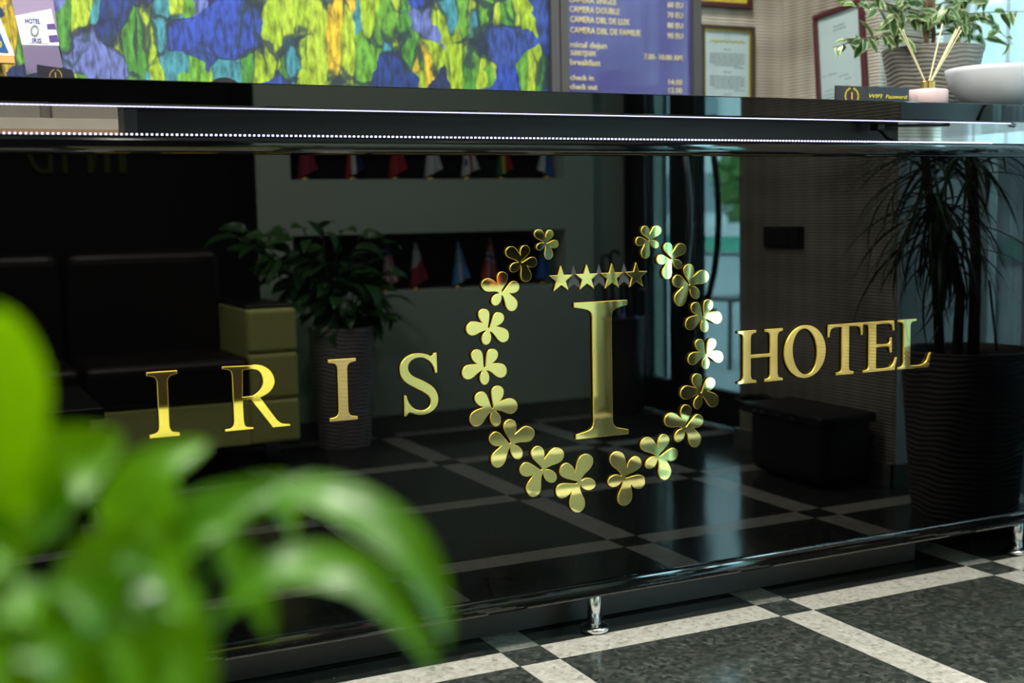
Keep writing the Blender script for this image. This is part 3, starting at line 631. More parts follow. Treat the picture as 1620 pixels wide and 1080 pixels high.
def certificate(name, label, x0, x1, z0, z1, fm, inner, sheet, lines, mw, fw=0.016):
    """local x-z plane facing -y, origin at the sheet's lower left corner"""
    t = bpy.data.objects.new(name, None); t.empty_display_size = 0.05; COL.objects.link(t); t.matrix_world = mw; LOC[t.name] = Vector((0, 0, 0)); t['label'] = label; t['category'] = 'framed certificate'; t['group'] = 'framed papers by the price board'
    for a, b, c, d in ((x0, x1, z1 - fw, z1), (x0, x1, z0, z0 + fw), (x0, x0 + fw, z0 + fw, z1 - fw), (x1 - fw, x1, z0 + fw, z1 - fw)):
        MB().rbox(a, b, -0.018, 0.0, c, d, 0.003, 2).build('frame_rail', fm, t)
    if inner:
        g = 0.007; a, b, c, d = x0 + fw, x1 - fw, z0 + fw, z1 - fw
        MB().box(a, a + g, -0.010, -0.004, c, d).box(b - g, b, -0.010, -0.004, c, d).box(a, b, -0.0105, -0.004, d - g, d).box(a, b, -0.0105, -0.004, c, c + g).build('inner_border', inner, t)
    MB().box(x0 + fw * 0.6, x1 - fw * 0.6, -0.006, -0.001, z0 + fw * 0.6, z1 - fw * 0.6).build('sheet', sheet, t)
    b = MB()
    for (lx0, lx1, lz, hh) in lines: b.box(lx0, lx1, -0.0068, -0.006, lz - hh / 2, lz + hh / 2)
    if lines: b.build('print', 'ink_soft', t)
    MB().box(x0 + fw * 0.8, x1 - fw * 0.8, -0.012, -0.0112, z0 + fw * 0.8, z1 - fw * 0.8).build('glass', 'clear_glass', t)
    return t
def paras(x0, x1, ztop, blocks, pitch=0.0085):
    rnd = random.Random(3); out = []; z = ztop
    for n, kind in blocks:
        if kind == 'gap': z -= n * pitch; continue
        for k in range(n):
            a, b = (x0, x1) if kind == 'body' else ((x0 * 0.6 + x1 * 0.4, x0 * 0.4 + x1 * 0.6) if kind == 'head' else (x0 * 0.3 + x1 * 0.7, x1))
            if kind == 'body' and k == n - 1: a, b = x0 + (x1 - x0) * 0.15, x1 - (x1 - x0) * 0.12
            x = a
            while x < b - 0.004:
                w = min(rnd.uniform(0.010, 0.03), b - x); out.append((x, x + w, z, 0.0034)); x += w + 0.0035
            z -= pitch
    return out
A = at(1106, 38, 1, 1.498); B = at(1191, 41, 1, 1.498)
cw = B.x - A.x; chh = 0.345
ln = paras(0.042, cw - 0.042, chh - 0.088, [(1, 'head'), (1, 'gap'), (6, 'body'), (1, 'right'), (1, 'gap'), (1, 'head'), (1, 'gap'), (6, 'body'), (1, 'right'), (1, 'gap'), (1, 'head'), (1, 'gap'), (5, 'body')], 0.0083)
c1 = certificate('framed_certificate', 'brown frame with gold inner edge holding a printed page of three paragraphs', 0, cw, 0, chh, 'frame_brown', 'frame_gold', 'paper', ln, Matrix.Translation((A.x, 1.4985, A.z - chh)))
orn = MB()
for k in range(26):
    x = 0.045 + (cw - 0.09) * k / 25; orn.box(x - 0.003, x + 0.003, -0.0068, -0.006, chh - 0.066 + 0.006 * abs(math.sin(k * 0.75)), chh - 0.060 + 0.006 * abs(math.sin(k * 0.75)))
orn.build('ornament', 'frame_gold', c1)
rg = MB(); 
for k in range(20):
    a0, a1 = 2 * pi * k / 20, 2 * pi * (k + 1) / 20
    rg.quad([(cw / 2 + r * math.cos(a), -0.0065, chh - 0.042 + r * math.sin(a)) for r, a in ((0.011, a0), (0.0095, a0), (0.0095, a1), (0.011, a1))])
rg.build('crest', 'ink_soft', c1)
A2 = at(1100, 15, 1, 1.498); B2 = at(1187, 15, 1, 1.498); zb2 = at(1145, 12.5, 1, 1.498).z
certificate('framed_certificate', 'maroon frame holding a bright yellow sheet above the brown framed page', 0, B2.x - A2.x, 0, 0.30, 'frame_maroon', None, 'paper_yellow', [(0.10, 0.14, 0.03, 0.003), (0.15, 0.17, 0.03, 0.003)], Matrix.Translation((A2.x, 1.4985, zb2)), 0.019)
# askew on the side wall (x = 1.87, facing -x)
A3 = at(1290, 25, 0, 1.868); wv = abs(A3.y - at(1368, 6, 0, 1.868).y)
ln3 = []
rnd = random.Random(5)
for z, segs in ((0.385, [(0.10, 0.16)]), (0.372, [(0.10, 0.17)]), (0.33, [(0.12, 0.14)]), (0.22, [(0.03, 0.05), (0.06, 0.11)]), (0.205, [(0.12, 0.17)]), (0.19, [(0.15, 0.18)]), (0.165, [(0.04, 0.09), (0.15, 0.17)]), (0.15, [(0.03, 0.09), (0.10, 0.18)]), (0.138, [(0.03, 0.09), (0.10, 0.16)]), (0.125, [(0.10, 0.15)]), (0.10, [(0.04, 0.08), (0.10, 0.15)]), (0.088, [(0.04, 0.09), (0.10, 0.14)])):
    for a, b in segs:
        x = a
        while x < b: w = rnd.uniform(0.008, 0.02); ln3.append((x, min(x + w, b), z, 0.0034)); x += w + 0.003
hh3 = 0.45
mw3 = Matrix.Translation((1.8685, A3.y, A3.z)) @ Matrix.Rotation(-pi / 2, 4, 'Z') @ Matrix.Rotation(-0.085, 4, 'Y') @ Matrix.Translation((0, 0, -hh3))
certificate('framed_certificate', 'maroon framed registration sheet hanging askew on the side wall behind the ficus', 0, wv, 0, hh3, 'frame_maroon', None, 'paper', ln3, mw3, 0.019)

# ------------------------------------------------------------------ things on the counter
ZC = 1.2362
def ribbed_pot(t, c, r0, r1, h, mat, amp, pitch, thick=0.012, n=72):
    prof = []; m = int(h / pitch * 7)
    for k in range(m + 1):
        z = h * k / m; prof.append((r0 + (r1 - r0) * (z / h) ** 0.8, z))
    def wob(a, z):
        ph = z + 0.0042 * math.sin(3 * a + z * 9) * pitch / 0.014 + 0.0026 * math.sin(8 * a + 1.7 + z * 23) * pitch / 0.014
        return amp * (abs(math.sin(pi * ph / pitch)) - 0.6) if 0.004 < z < h - 0.004 else 0
    o = MB().lathe(prof, n, c, wob).build('pot', mat, t, True)
    MB().lathe([(r1 + 0.001, h - 0.003), (r1, h), (r1 - thick, h), (r1 - thick - 0.002, h - 0.03)], n, c, capb=False).build('rim', mat, o, True)
    MB().lathe([(0.001, h - 0.028), (r1 - thick - 0.001, h - 0.028)], 32, c, capb=False).build('soil', 'soil', t)
def leaf_data(name, L, Wd, droop, fold, mat, seg=6, shape=0, wave=0.0):
    b = MB(); vs = []; uvs = []
    for i in range(seg + 1):
        t = i / seg
        w = {0: math.sin(pi * min(t ** 0.75, 1)) ** 0.9, 1: (min(1, t * 8) * (1 - t ** 3)), 2: (math.sin(pi * t ** 0.6) ** 0.8)}[shape] * Wd / 2 + 0.0004
        ang = droop * t; x = L * (math.sin(ang) / droop if abs(droop) > 1e-4 else t); z = -L * ((1 - math.cos(ang)) / droop if abs(droop) > 1e-4 else 0)
        for s in (-1, 0, 1):
            vs.append(Vector((x, s * w, z + abs(s) * w * fold + wave * math.sin(t * 9 + s * 1.3) * w))); uvs.append((t, 0.5 + 0.5 * s))
    b.v = vs
    for i in range(seg):
        for k in (0, 1): a = i * 3 + k; b.f.append((a, a + 3, a + 4, a + 1)); b.mi.append(0)
    me = b.mesh(name, mat, smooth=True); uvl = me.uv_layers.new(name='UVMap')
    for p in me.polygons:
        for li in p.loop_indices: uvl.data[li].uv = uvs[me.loops[li].vertex_index]
    return me
def orient(p, d, up, roll=0.0, s=1.0):
    d = Vector(d).normalized(); up = Vector(up); y = up.cross(d)
    if y.length < 1e-4: y = Vector((0, 1, 0)).cross(d)
    y.normalize(); z = d.cross(y)
    m = Matrix((d, y, z)).transposed().to_4x4()
    return Matrix.Translation(p) @ m @ Matrix.Rotation(roll, 4, 'X') @ Matrix.Scale(s, 4)

# ficus
fc = Vector((at(1475, 78, 1, 0.42).x, 0.42, ZC))
fi = thing('potted_ficus', 'variegated ficus in a taupe ribbed pot on the black counter', 'plant', fc)
ribbed_pot(fi, fc, 0.100, 0.1445, 0.200, 'pot_taupe', 0.0034, 0.0122, n=160)
fm = [leaf_data('leaf', L, w, dr, 0.25, 'leaf_ficus', 6, 0, 0.12) for L, w, dr in ((0.056, 0.027, 0.7), (0.050, 0.023, 1.0), (0.062, 0.025, 0.4))]
rnd = random.Random(11)
st0 = fc + Vector((-0.018, 0, 0.172))
for k in range(3):
    pts = [st0 + Vector((0.011 * math.cos(k * 2.1 + z * 22) + 0.004 * k, 0.011 * math.sin(k * 2.1 + z * 22), z)) for z in [i * 0.03 for i in range(14)]]
    MB().tube(pts, 0.0065, 8).build('stem', 'bark', fi, True)
BR = [((1465, 70), (1405, 57), (1330, 62)), ((1460, 60), (1400, 48), (1318, 75)), ((1465, 40), (1420, 15), (1350, 10)), ((1465, 20), (1400, 5), (1330, -10)), ((1470, 60), (1510, 40), (1560, 25)), ((1470, 55), (1530, 50), (1560, 62)), ((1470, 30), (1540, 18), (1625, 18)), ((1475, 15), (1560, 20), (1602, 70)), ((1470, 10), (1500, 5), (1540, -10)), ((1465, 5), (1440, -10), (1410, 30)), ((1470, 30), (1490, 20), (1525, 40)), ((1468, 0), (1520, -20), (1590, -5)), ((1465, 10), (1430, -5), (1380, -25)), ((1465, 40), (1480, 25), (1500, 10)), ((1465, 30), (1450, 20), (1420, 38)), ((1468, 15), (1530, 10), (1545, 45)), ((1468, -20), (1500, -40), (1560, -60)), ((1465, -20), (1420, -50), (1360, -60)), ((1467, -40), (1470, -80), (1480, -110))]
for bi, br in enumerate(BR):
    ys = 0.42 + rnd.uniform(-0.14, 0.10); y0 = 0.42
    pa = at(*br[0], 1, y0); pm_ = at(*br[1], 1, (y0 + ys) / 2); pe = at(*br[2], 1, ys)
    pts = [(1 - t) ** 2 * pa + 2 * t * (1 - t) * pm_ * 1.0 + t * t * pe for t in [i / 8 for i in range(9)]]
    MB().tube(pts, [0.0026 - 0.0002 * i for i in range(9)], 6).build('branch', 'twig', fi, True)
    n = 11
    for k in range(n):
        t = 0.28 + 0.72 * (k + rnd.random() * 0.6) / n; i = min(int(t * 8), 7); q = pts[i].lerp(pts[i + 1], t * 8 - i) if t < 1 else pts[8]
        out = (pe - pa).normalized(); d = out * rnd.uniform(-0.2, 0.9) + Vector((rnd.uniform(-0.9, 0.9), rnd.uniform(-0.9, 0.6), rnd.uniform(-0.9, 0.5)))
        link('leaf', rnd.choice(fm), fi, orient(q, d, (rnd.uniform(-0.5, 0.5), -0.6, 0.8), rnd.uniform(-1.1, 1.1), rnd.uniform(0.6, 1.3)))
# bowl
bc = Vector((at(1517, 112, 1, 0.12).x + 0.134, 0.12, ZC))
bo = thing('ceramic_bowl', 'white ceramic bowl at the end of the black counter', 'bowl', bc)
pr = [(0.062, 0.0), (0.066, 0.004), (0.075, 0.010), (0.100, 0.032), (0.124, 0.068), (0.1315, 0.095), (0.133, 0.107), (0.130, 0.109), (0.127, 0.106), (0.120, 0.072), (0.095, 0.038), (0.06, 0.016), (0.001, 0.013)]
MB().lathe(pr, 56, bc).build('body', 'ceramic', bo, True)
# reed diffuser
dc = Vector((1.233, 0.08, ZC))
rd = thing('reed_diffuser', 'pale pink bottle with brass collar and cream reeds on the counter', 'diffuser', dc)
MB().lathe([(0.048, 0), (0.0515, 0.003), (0.0515, 0.036), (0.049, 0.0395), (0.030, 0.042), (0.016, 0.043)], 40, dc, capt=True).build('bottle', 'bottle_pink', rd, True)
MB().lathe([(0.0195, 0.042), (0.0195, 0.060), (0.0175, 0.062), (0.012, 0.062), (0.012, 0.05)], 32, dc).build('collar', 'brass', rd)
for (u, v, dy) in ((1423, 45, -0.01), (1428, 47, 0.005), (1519, 42, 0.0), (1513, 46, 0.012), (1491, 38, 0.02), (1521, 48, 0.006)):
    MB().tube([dc + Vector((0, 0, 0.046)), at(u, v, 1, 0.08 + dy)], 0.0020, 7).build('reed', 'reed', rd)
# wifi sign
wa = at(1322, 142, 1, 0.075); wbx = at(1438, 140, 1, 0.075)
ws = thing('wifi_sign', 'small black acrylic sign with gold wreath reading WIFI Password', 'sign', ((wa.x + wbx.x) / 2, 0.08, ZC))
wz = 0.0425
MB().box(wa.x, wbx.x, 0.075, 0.079, ZC, ZC + wz).build('plate', 'card_dark', ws); MB().box(wa.x, wbx.x, 0.079, 0.12, ZC, ZC + 0.003).build('foot', 'acrylic', ws); MB().box(wa.x - 0.0005, wbx.x + 0.0005, 0.0738, 0.0748, ZC + 0.001, ZC + wz + 0.001).build('cover', 'acrylic', ws)
for txt, u0, u1, v, h in (('WIFI', 1375, 1396, 154.5, 6.0), ('Password:', 1401, 1436, 155.5, 6.0)):
    a = at(u0, v, 1, 0.0735); b = at(u1, v, 1, 0.0735); link('lettering', text_mesh(txt, a.x, b.x, a.z, at(u0, v - h, 1, 0.0735).z - a.z, 0.0735, 'yellow_letter', wloc(ws), 0.0006, 0.004, 0.3), ws)
wr_ = MB(); c0 = at(1347.5, 152, 1, 0.0735)
for k in range(18):
    a = pi / 2 + (0.35 + (k % 9) * 0.27) * (1 if k < 9 else -1); q = c0 + Vector((0.021 * math.cos(a), 0, 0.0195 * math.sin(a)))
    for m in range(3): qq = q + Vector((0.0018 * math.cos(m * 2.1 + k), 0, 0.0018 * math.sin(m * 2.1 + k))); wr_.box(qq.x - 0.0011, qq.x + 0.0011, 0.0728, 0.0735, qq.z - 0.0011, qq.z + 0.0011)
wr_.build('wreath', 'yellow_letter', ws)
wi = MB(); q = at(1347.5, 152, 1, 0.0735); wi.box(q.x - 0.0018, q.x + 0.0018, 0.0728, 0.0735, q.z - 0.008, q.z + 0.009).box(q.x - 0.0035, q.x + 0.0035, 0.0728, 0.0735, q.z + 0.008, q.z + 0.0095); wi.build('initial', 'orange_letter', ws)

# easel with blue card, leaflet holder, dark card at the other end of the counter
ez = thing('card_easel', 'small wooden easel holding a white-edged blue card on the counter', 'easel', (-1.05, 0.16, ZC))
def tilt(mbq, px, pz, ang, y): pass
def plane_pts(us, y): return [at(u, v, 1, y) for u, v in us]
def slab_px(us, y, th, name, mat, par):
    f = plane_pts(us, y); b = MB(); n = len(f); bk = [p + Vector((0, th, 0)) for p in f]
    b.quad(list(reversed(f))); b.quad(bk)
    for i in range(n): b.quad([f[i], f[(i + 1) % n], bk[(i + 1) % n], bk[i]])
    return b.build(name, mat, par)
slab_px([(-70, 83), (23, 88), (-4, 18), (-70, -10)], 0.150, 0.004, 'card', 'paper_white', ez); slab_px([(-70, 78), (14, 83.5), (-8, 32), (-70, 0)], 0.1485, 0.001, 'picture', 'card_blue', ez)
gl = MB()
for k in range(9): a = 2 * pi * k / 9; q = at(-2 + 4 * math.cos(a), 70 + 5 * math.sin(a), 1, 0.148); gl.box(q.x - 0.0012, q.x + 0.0012, 0.1475, 0.1485, q.z - 0.0012, q.z + 0.0012)
gl.build('emblem', 'yellow_letter', ez)
slab_px([(-70, 96), (24, 100), (22, 89), (-70, 84)], 0.140, 0.02, 'ledge', 'wood_easel', ez)
for u in (-55, -2): p = at(u, 97, 1, 0.165); MB().tube([p, Vector((p.x + 0.012, 0.17, ZC))], 0.006, 6).build('leg', 'wood_easel', ez)
lh = thing('leaflet_holder', 'clear acrylic holder with violet hotel leaflets on the counter', 'leaflet holder', (-0.93, 0.24, ZC))
slab_px([(42, 145), (108, 145), (78, -25), (14, -25)], 0.250, 0.003, 'back_plate', 'acrylic', lh)
for k, (du, m) in enumerate(((0, 'leaflet'), (1.5, 'leaflet'))): slab_px([(33 + du, 70), (92 + du, 70), (80 + du, -20), (15 + du, -18)], 0.244 + 0.002 * k, 0.001, 'leaflet', m, lh)
lf = slab_px([(35, 71), (94, 72), (81, 14), (24, 25)], 0.2415, 0.001, 'front_leaflet', 'paper_white', lh)
slab_px([(44, 68), (78, 69), (70, 25), (36, 29)], 0.2405, 0.0008, 'bag_print', 'paper', lh)
for txt, u0, u1, v, h in (('HOTEL', 40, 64, 36.5, 7.5), ('IRIS', 51, 66, 67, 6.8)):
    a = at(u0, v, 1, 0.240); b = at(u1, v, 1, 0.240); link('lettering', text_mesh(txt, a.x, b.x, a.z, at(u0, v - h, 1, 0.240).z - a.z, 0.240, 'violet_ink', wloc(lh), 0.0006, 0.02), lh)
lg = MB()
for k in range(16):
    a = 2 * pi * k / 16; q = at(55 + 5.5 * math.cos(a), 48.5 + 8 * math.sin(a), 1, 0.2395); lg.box(q.x - 0.0013, q.x + 0.0013, 0.239, 0.2398, q.z - 0.0016, q.z + 0.0016)
lg.build('emblem', 'ink_soft', lh)
slab_px([(75, 46), (89, 46), (86, 37), (74, 38)], 0.2405, 0.0008, 'stripe', 'violet_ink', lh); slab_px([(79, 67), (93, 66), (90, 55), (77, 56)], 0.2405, 0.0008, 'stripe', 'violet_ink', lh)
slab_px([(38, 140), (108, 140), (94, 70), (34, 71)], 0.232, 0.003, 'front_plate', 'acrylic', lh); slab_px([(24, 135), (32, 135), (12, 6), (6, 8)], 0.232, 0.02, 'side_plate', 'acrylic', lh)
slab_px([(42, 118), (100, 106), (92, 72), (35, 72)], 0.238, 0.001, 'lower_leaflet', 'leaflet', lh)
dk = thing('dark_card', 'dark card with a thin gold wreath standing before the leaflet holder', 'card', (-0.9, 0.2, ZC))
slab_px([(60, 140), (125, 140), (113, 110), (58, 102)], 0.205, 0.003, 'card', 'card_dark', dk)
wr2 = MB()
for k in range(17):
    a = pi / 2 + (0.3 + (k % 9) * 0.28) * (1 if k < 9 else -1); q = at(88 + 9.5 * math.cos(a), 121 - 11 * math.sin(a), 1, 0.2040); wr2.box(q.x - 0.0009, q.x + 0.0009, 0.2035, 0.205, q.z - 0.0012, q.z + 0.0012)
q = at(88, 121, 1, 0.204); wr2.box(q.x - 0.0009, q.x + 0.0009, 0.2035, 0.205, q.z - 0.010, q.z + 0.008); wr2.build('wreath', 'frame_gold', dk)

# office chair whose mesh headrest just clears the counter
oc = Vector((-0.45, 0.80, 0)); of = thing('office_chair', 'black mesh-backed office chair whose headrest shows above the counter', 'chair', oc)
MB().rbox(-0.70, -0.20, 0.64, 1.02, 0.45, 0.52, 0.03).build('seat', 'screen_mesh', of); MB().rbox(-0.66, -0.24, 0.98, 1.03, 0.58, 1.12, 0.02).build('backrest', 'screen_mesh', of)
hp = at(355, 122.0, 1, 0.98)
MB().addbm((lambda bm: (bmesh.ops.create_uvsphere(bm, u_segments=24, v_segments=14, radius=1, matrix=Matrix.Translation((hp.x, 0.98, hp.z - 0.075)) @ Matrix.Diagonal((0.062, 0.04, 0.075, 1))), bm)[1])(bmesh.new())).build('headrest', 'screen_mesh', of, True)
MB().tube([(hp.x, 1.01, 1.0), (hp.x, 1.0, hp.z - 0.1)], 0.015, 8).build('headrest_post', 'black_plastic', of); MB().tube([(-0.45, 0.86, 0.08), (-0.45, 0.86, 0.45)], 0.03, 12).build('column', 'steel', of)
MB().tube([(-0.45, 0.93, 0.47), (-0.45, 1.035, 0.5), (-0.45, 1.03, 0.65)], 0.02, 8).build('back_bar', 'black_plastic', of)
for k in range(5):
    a = 2 * pi * k / 5; MB().tube([(-0.45, 0.86, 0.10), (-0.45 + 0.20 * math.cos(a), 0.86 + 0.20 * math.sin(a), 0.065)], 0.02, 8).build('foot_arm', 'black_plastic', of); MB().tube([(-0.45 + 0.20 * math.cos(a) - 0.01, 0.86 + 0.20 * math.sin(a), 0.03), (-0.45 + 0.20 * math.cos(a) + 0.015, 0.86 + 0.20 * math.sin(a), 0.03)], 0.03, 12).build('castor', 'black_plastic', of)

# ------------------------------------------------------------------ the lobby side, seen in the polished front
# sofa
so = thing('lobby_sofa', 'sofa with lime green arm and base and dark leather seat and back', 'sofa', (-1.0, -2.75, 0))
SX0, SX1 = -2.5, 0.16; SY = -2.30
MB().rbox(SX0, -0.03, -3.15, SY, 0.112, 0.283, 0.008).build('base', 'sofa_green', so)
for k, x in enumerate([-2.5 + 0.62 * i for i in range(4)]): MB().rbox(x + 0.002, x + 0.618, -2.80, SY + 0.01, 0.285, 0.452, 0.035, 4).build('seat_cushion', 'leather', so)
for k, x in enumerate([-2.5 + 0.62 * i for i in range(4)]): MB().rbox(x + 0.002, x + 0.618, -3.14, -2.74, 0.40, 0.86, 0.05, 4).build('back_cushion', 'leather', so)
arm = MB().box(-0.02, 0.15, -2.88, SY - 0.012, 0.12, 0.62).build('arm', 'sofa_green', so)
for z0, z1 in ((0.112, 0.282), (0.284, 0.462), (0.464, 0.632)): MB().rbox(-0.032, 0.162, SY - 0.05, SY + 0.004, z0, z1, 0.016, 4).build('arm_pad', 'sofa_green', arm)
MB().rbox(-0.034, -0.018, -2.86, SY - 0.02, 0.44, 0.632, 0.006).build('inner_pad', 'sofa_green', arm); MB().rbox(-0.03, 0.158, -2.865, SY - 0.03, 0.62, 0.648, 0.012).build('arm_cap', 'leather', arm)
for x in (-2.4, -1.2, 0.10):
    for y in (-2.51, -3.05): MB().box(x - 0.025, x + 0.025, y - 0.025, y + 0.025, 0.0, 0.115).build('leg', 'steel', so)
# coffee table with the foreground plant
tb = thing('coffee_table', 'low black coffee table in front of the sofa carrying a leafy plant', 'table', (-1.1, -1.75, 0))
MB().rbox(-1.55, -0.68, -2.05, -1.47, 0.385, 0.42, 0.004).build('table_top', 'black_board', tb); MB().box(-1.50, -0.72, -2.0, -1.52, 0.06, 0.385).build('body', 'black_board', tb)
for x in (-1.46, -0.78):
    for y in (-1.95, -1.56): MB().box(x - 0.02, x + 0.02, y - 0.02, y + 0.02, 0, 0.06).build('leg', 'black_metal', tb)
# planter with dark leafy plant by the niche wall
pc = Vector((0.462, -2.672, 0))
lp = thing('leafy_planter', 'bushy dark green plant in a tall grey ribbed planter by the niche wall', 'plant', pc)
ribbed_pot(lp, pc, 0.106, 0.138, 0.515, 'pot_grey', 0.0060, 0.0165, n=120)
dm = [leaf_data('leaf', L, w, d, 0.2, 'leaf_dark', 6, 2, 0.1) for L, w, d in ((0.13, 0.062, 0.9), (0.11, 0.055, 0.6), (0.15, 0.06, 1.2))]
rnd = random.Random(21)
stp = [(375, 375), (392, 365), (420, 372), (450, 362), (480, 362), (510, 360), (540, 368), (570, 372), (600, 385), (610, 430), (620, 470), (628, 505), (560, 430), (500, 420), (440, 410), (420, 430), (470, 450), (530, 470), (580, 450), (600, 480), (540, 410), (480, 400), (395, 395), (560, 395), (510, 390), (450, 385), (590, 500), (520, 500), (470, 480), (420, 400)]
for u, v in stp:
    e = seen(u, v, 1, 2.66 + rnd.uniform(-0.10, 0.08)); s = pc + Vector((rnd.uniform(-0.05, 0.05), rnd.uniform(-0.05, 0.05), 0.49)); md = s.lerp(e, 0.55) + Vector((0, 0, 0.08))
    pts = [(1 - t) ** 2 * s + 2 * t * (1 - t) * md + t * t * e for t in [i / 6 for i in range(7)]]
    MB().tube(pts, 0.003, 5).build('stalk', 'leaf_dark', lp, True)
    for k in range(7):
        d = (e - pc - Vector((0, 0, 0.6))); d.z *= 0.3; d = d.normalized() * 0.9 + Vector((rnd.uniform(-0.7, 0.7), rnd.uniform(-0.4, 0.9), rnd.uniform(-0.6, 0.2)))
        q = pts[max(6 - k, 2)]
        link('leaf', rnd.choice(dm), lp, orient(q, d, (rnd.uniform(-0.3, 0.3), 0.35, 1), rnd.uniform(-0.6, 0.6), rnd.uniform(0.7, 1.1)))
# dracaena in a dark planter by the window
gc = Vector((1.815, -0.50, 0))
dr = thing('dracaena_planter', 'dracaena with long drooping leaves in a dark ribbed planter by the window', 'plant', gc)
ribbed_pot(dr, gc, 0.158, 0.198, 0.525, 'pot_dark', 0.0045, 0.0172, n=120)
lm = [leaf_data('leaf', L, 0.0135, d, 0.3, 'leaf_dracaena', 9, 1) for L, d in ((0.46, 1.6), (0.40, 1.9), (0.50, 1.2), (0.34, 1.4))]
rnd = random.Random(4)
def head(top, n, sc, zr=(-0.25, 1.1)):
    for k in range(n):
        a = k * 2.39996 + rnd.uniform(-0.2, 0.2); el = rnd.uniform(*zr); d = Vector((math.cos(a) * math.cos(el), math.sin(a) * math.cos(el), math.sin(el)))
        p = top + Vector((0, 0, -0.10 * rnd.random()))
        me = rnd.choice(lm); sc_ = rnd.uniform(0.75, 1.1) * sc; rl_ = rnd.uniform(-0.4, 0.4); M_ = orient(p, d, (0, 0, 1), rl_, sc_)
        for _ in range(12):
            if all((M_ @ v.co).x < (2.06 if (M_ @ v.co).y > -0.85 else 1.845) for v in me.vertices): break
            sc_ *= 0.86; M_ = orient(p, d, (0, 0, 1), rl_, sc_)
        link('leaf', me, dr, M_)
T1 = seen(1535, 232, 1, 0.53); T2 = seen(1482, 312, 1, 0.50); T3 = seen(1462, 236, 1, 0.56)
MB().tube([gc + Vector((0.03, 0, 0.49)), gc + Vector((0.045, -0.01, 0.8)), T1 + Vector((0, 0, 0.02))], [0.019, 0.017, 0.018], 10).build('trunk', 'bark_dark', dr, True)
MB().tube([gc + Vector((-0.06, 0.02, 0.49)), gc + Vector((-0.05, 0.02, 0.7)), T2], [0.017, 0.015, 0.015], 10).build('trunk', 'bark_dark', dr, True)
MB().tube([gc + Vector((-0.05, -0.06, 0.49)), gc + Vector((-0.09, -0.05, 0.85)), T3], [0.016, 0.015, 0.014], 10).build('trunk', 'bark_dark', dr, True)
q1 = seen(1577, 555, 1, 0.5); q2 = seen(1565, 443, 1, 0.5); MB().tube([q1, q2], 0.004, 6).build('cane_stick', 'bark_dark', dr)
head(T1, 44, 1.0, (-0.2, 0.9)); head(T2, 80, 0.85, (-0.8, 0.7)); head(T2 + Vector((0.02, 0, -0.09)), 40, 0.8, (-1.0, 0.3)); head(T3, 34, 0.9, (-0.4, 0.7))
# light switch plate on the pier
sw0 = seen(1211, 358, 0, 1.87); sw1 = seen(1272, 391, 0, 1.87)
sp = thing('switch_plate', 'black triple wall switch plate on the ribbed wallpaper pier', 'switch', (1.87, (sw0.y + sw1.y) / 2, sw1.z))
ya, yb = min(sw0.y, sw1.y), max(sw0.y, sw1.y)
MB().rbox(1.858, 1.871, ya, yb, 0.828, 0.910, 0.003).build('plate', 'black_plastic', sp)
for k in range(3): a = ya + 0.012 + k * (yb - ya - 0.024) / 3; MB().rbox(1.852, 1.862, a + 0.002, a + (yb - ya - 0.024) / 3 - 0.002, 0.838, 0.900, 0.002).build('rocker', 'black_plastic', sp)
# travel bag
tg = thing('travel_bag', 'black travel bag with carry handle lying on the floor by the pier', 'bag', (1.70, -1.15, 0))
MB().rbox(1.60, 1.84, -1.36, -0.94, 0.012, 0.255, 0.045, 4).build('body', 'black_plastic', tg, True); MB().rbox(1.59, 1.846, -1.40, -0.93, 0.225, 0.262, 0.014, 3).build('lid', 'black_plastic', tg, True)
MB().tube([(1.62, -1.38, 0.245), (1.60, -1.43, 0.262), (1.66, -1.445, 0.266), (1.74, -1.43, 0.262), (1.75, -1.38, 0.245)], 0.012, 8).build('handle', 'black_plastic', tg, True)
for y in (-1.30, -1.25, -1.16, -1.08): MB().rbox(1.586, 1.592, y - 0.012, y + 0.012, 0.236, 0.246, 0.002).build('buckle', 'steel', tg)
for y in (-1.3, -1.0): MB().rbox(1.66, 1.80, y - 0.02, y + 0.02, 0.0, 0.02, 0.006).build('foot', 'black_plastic', tg)
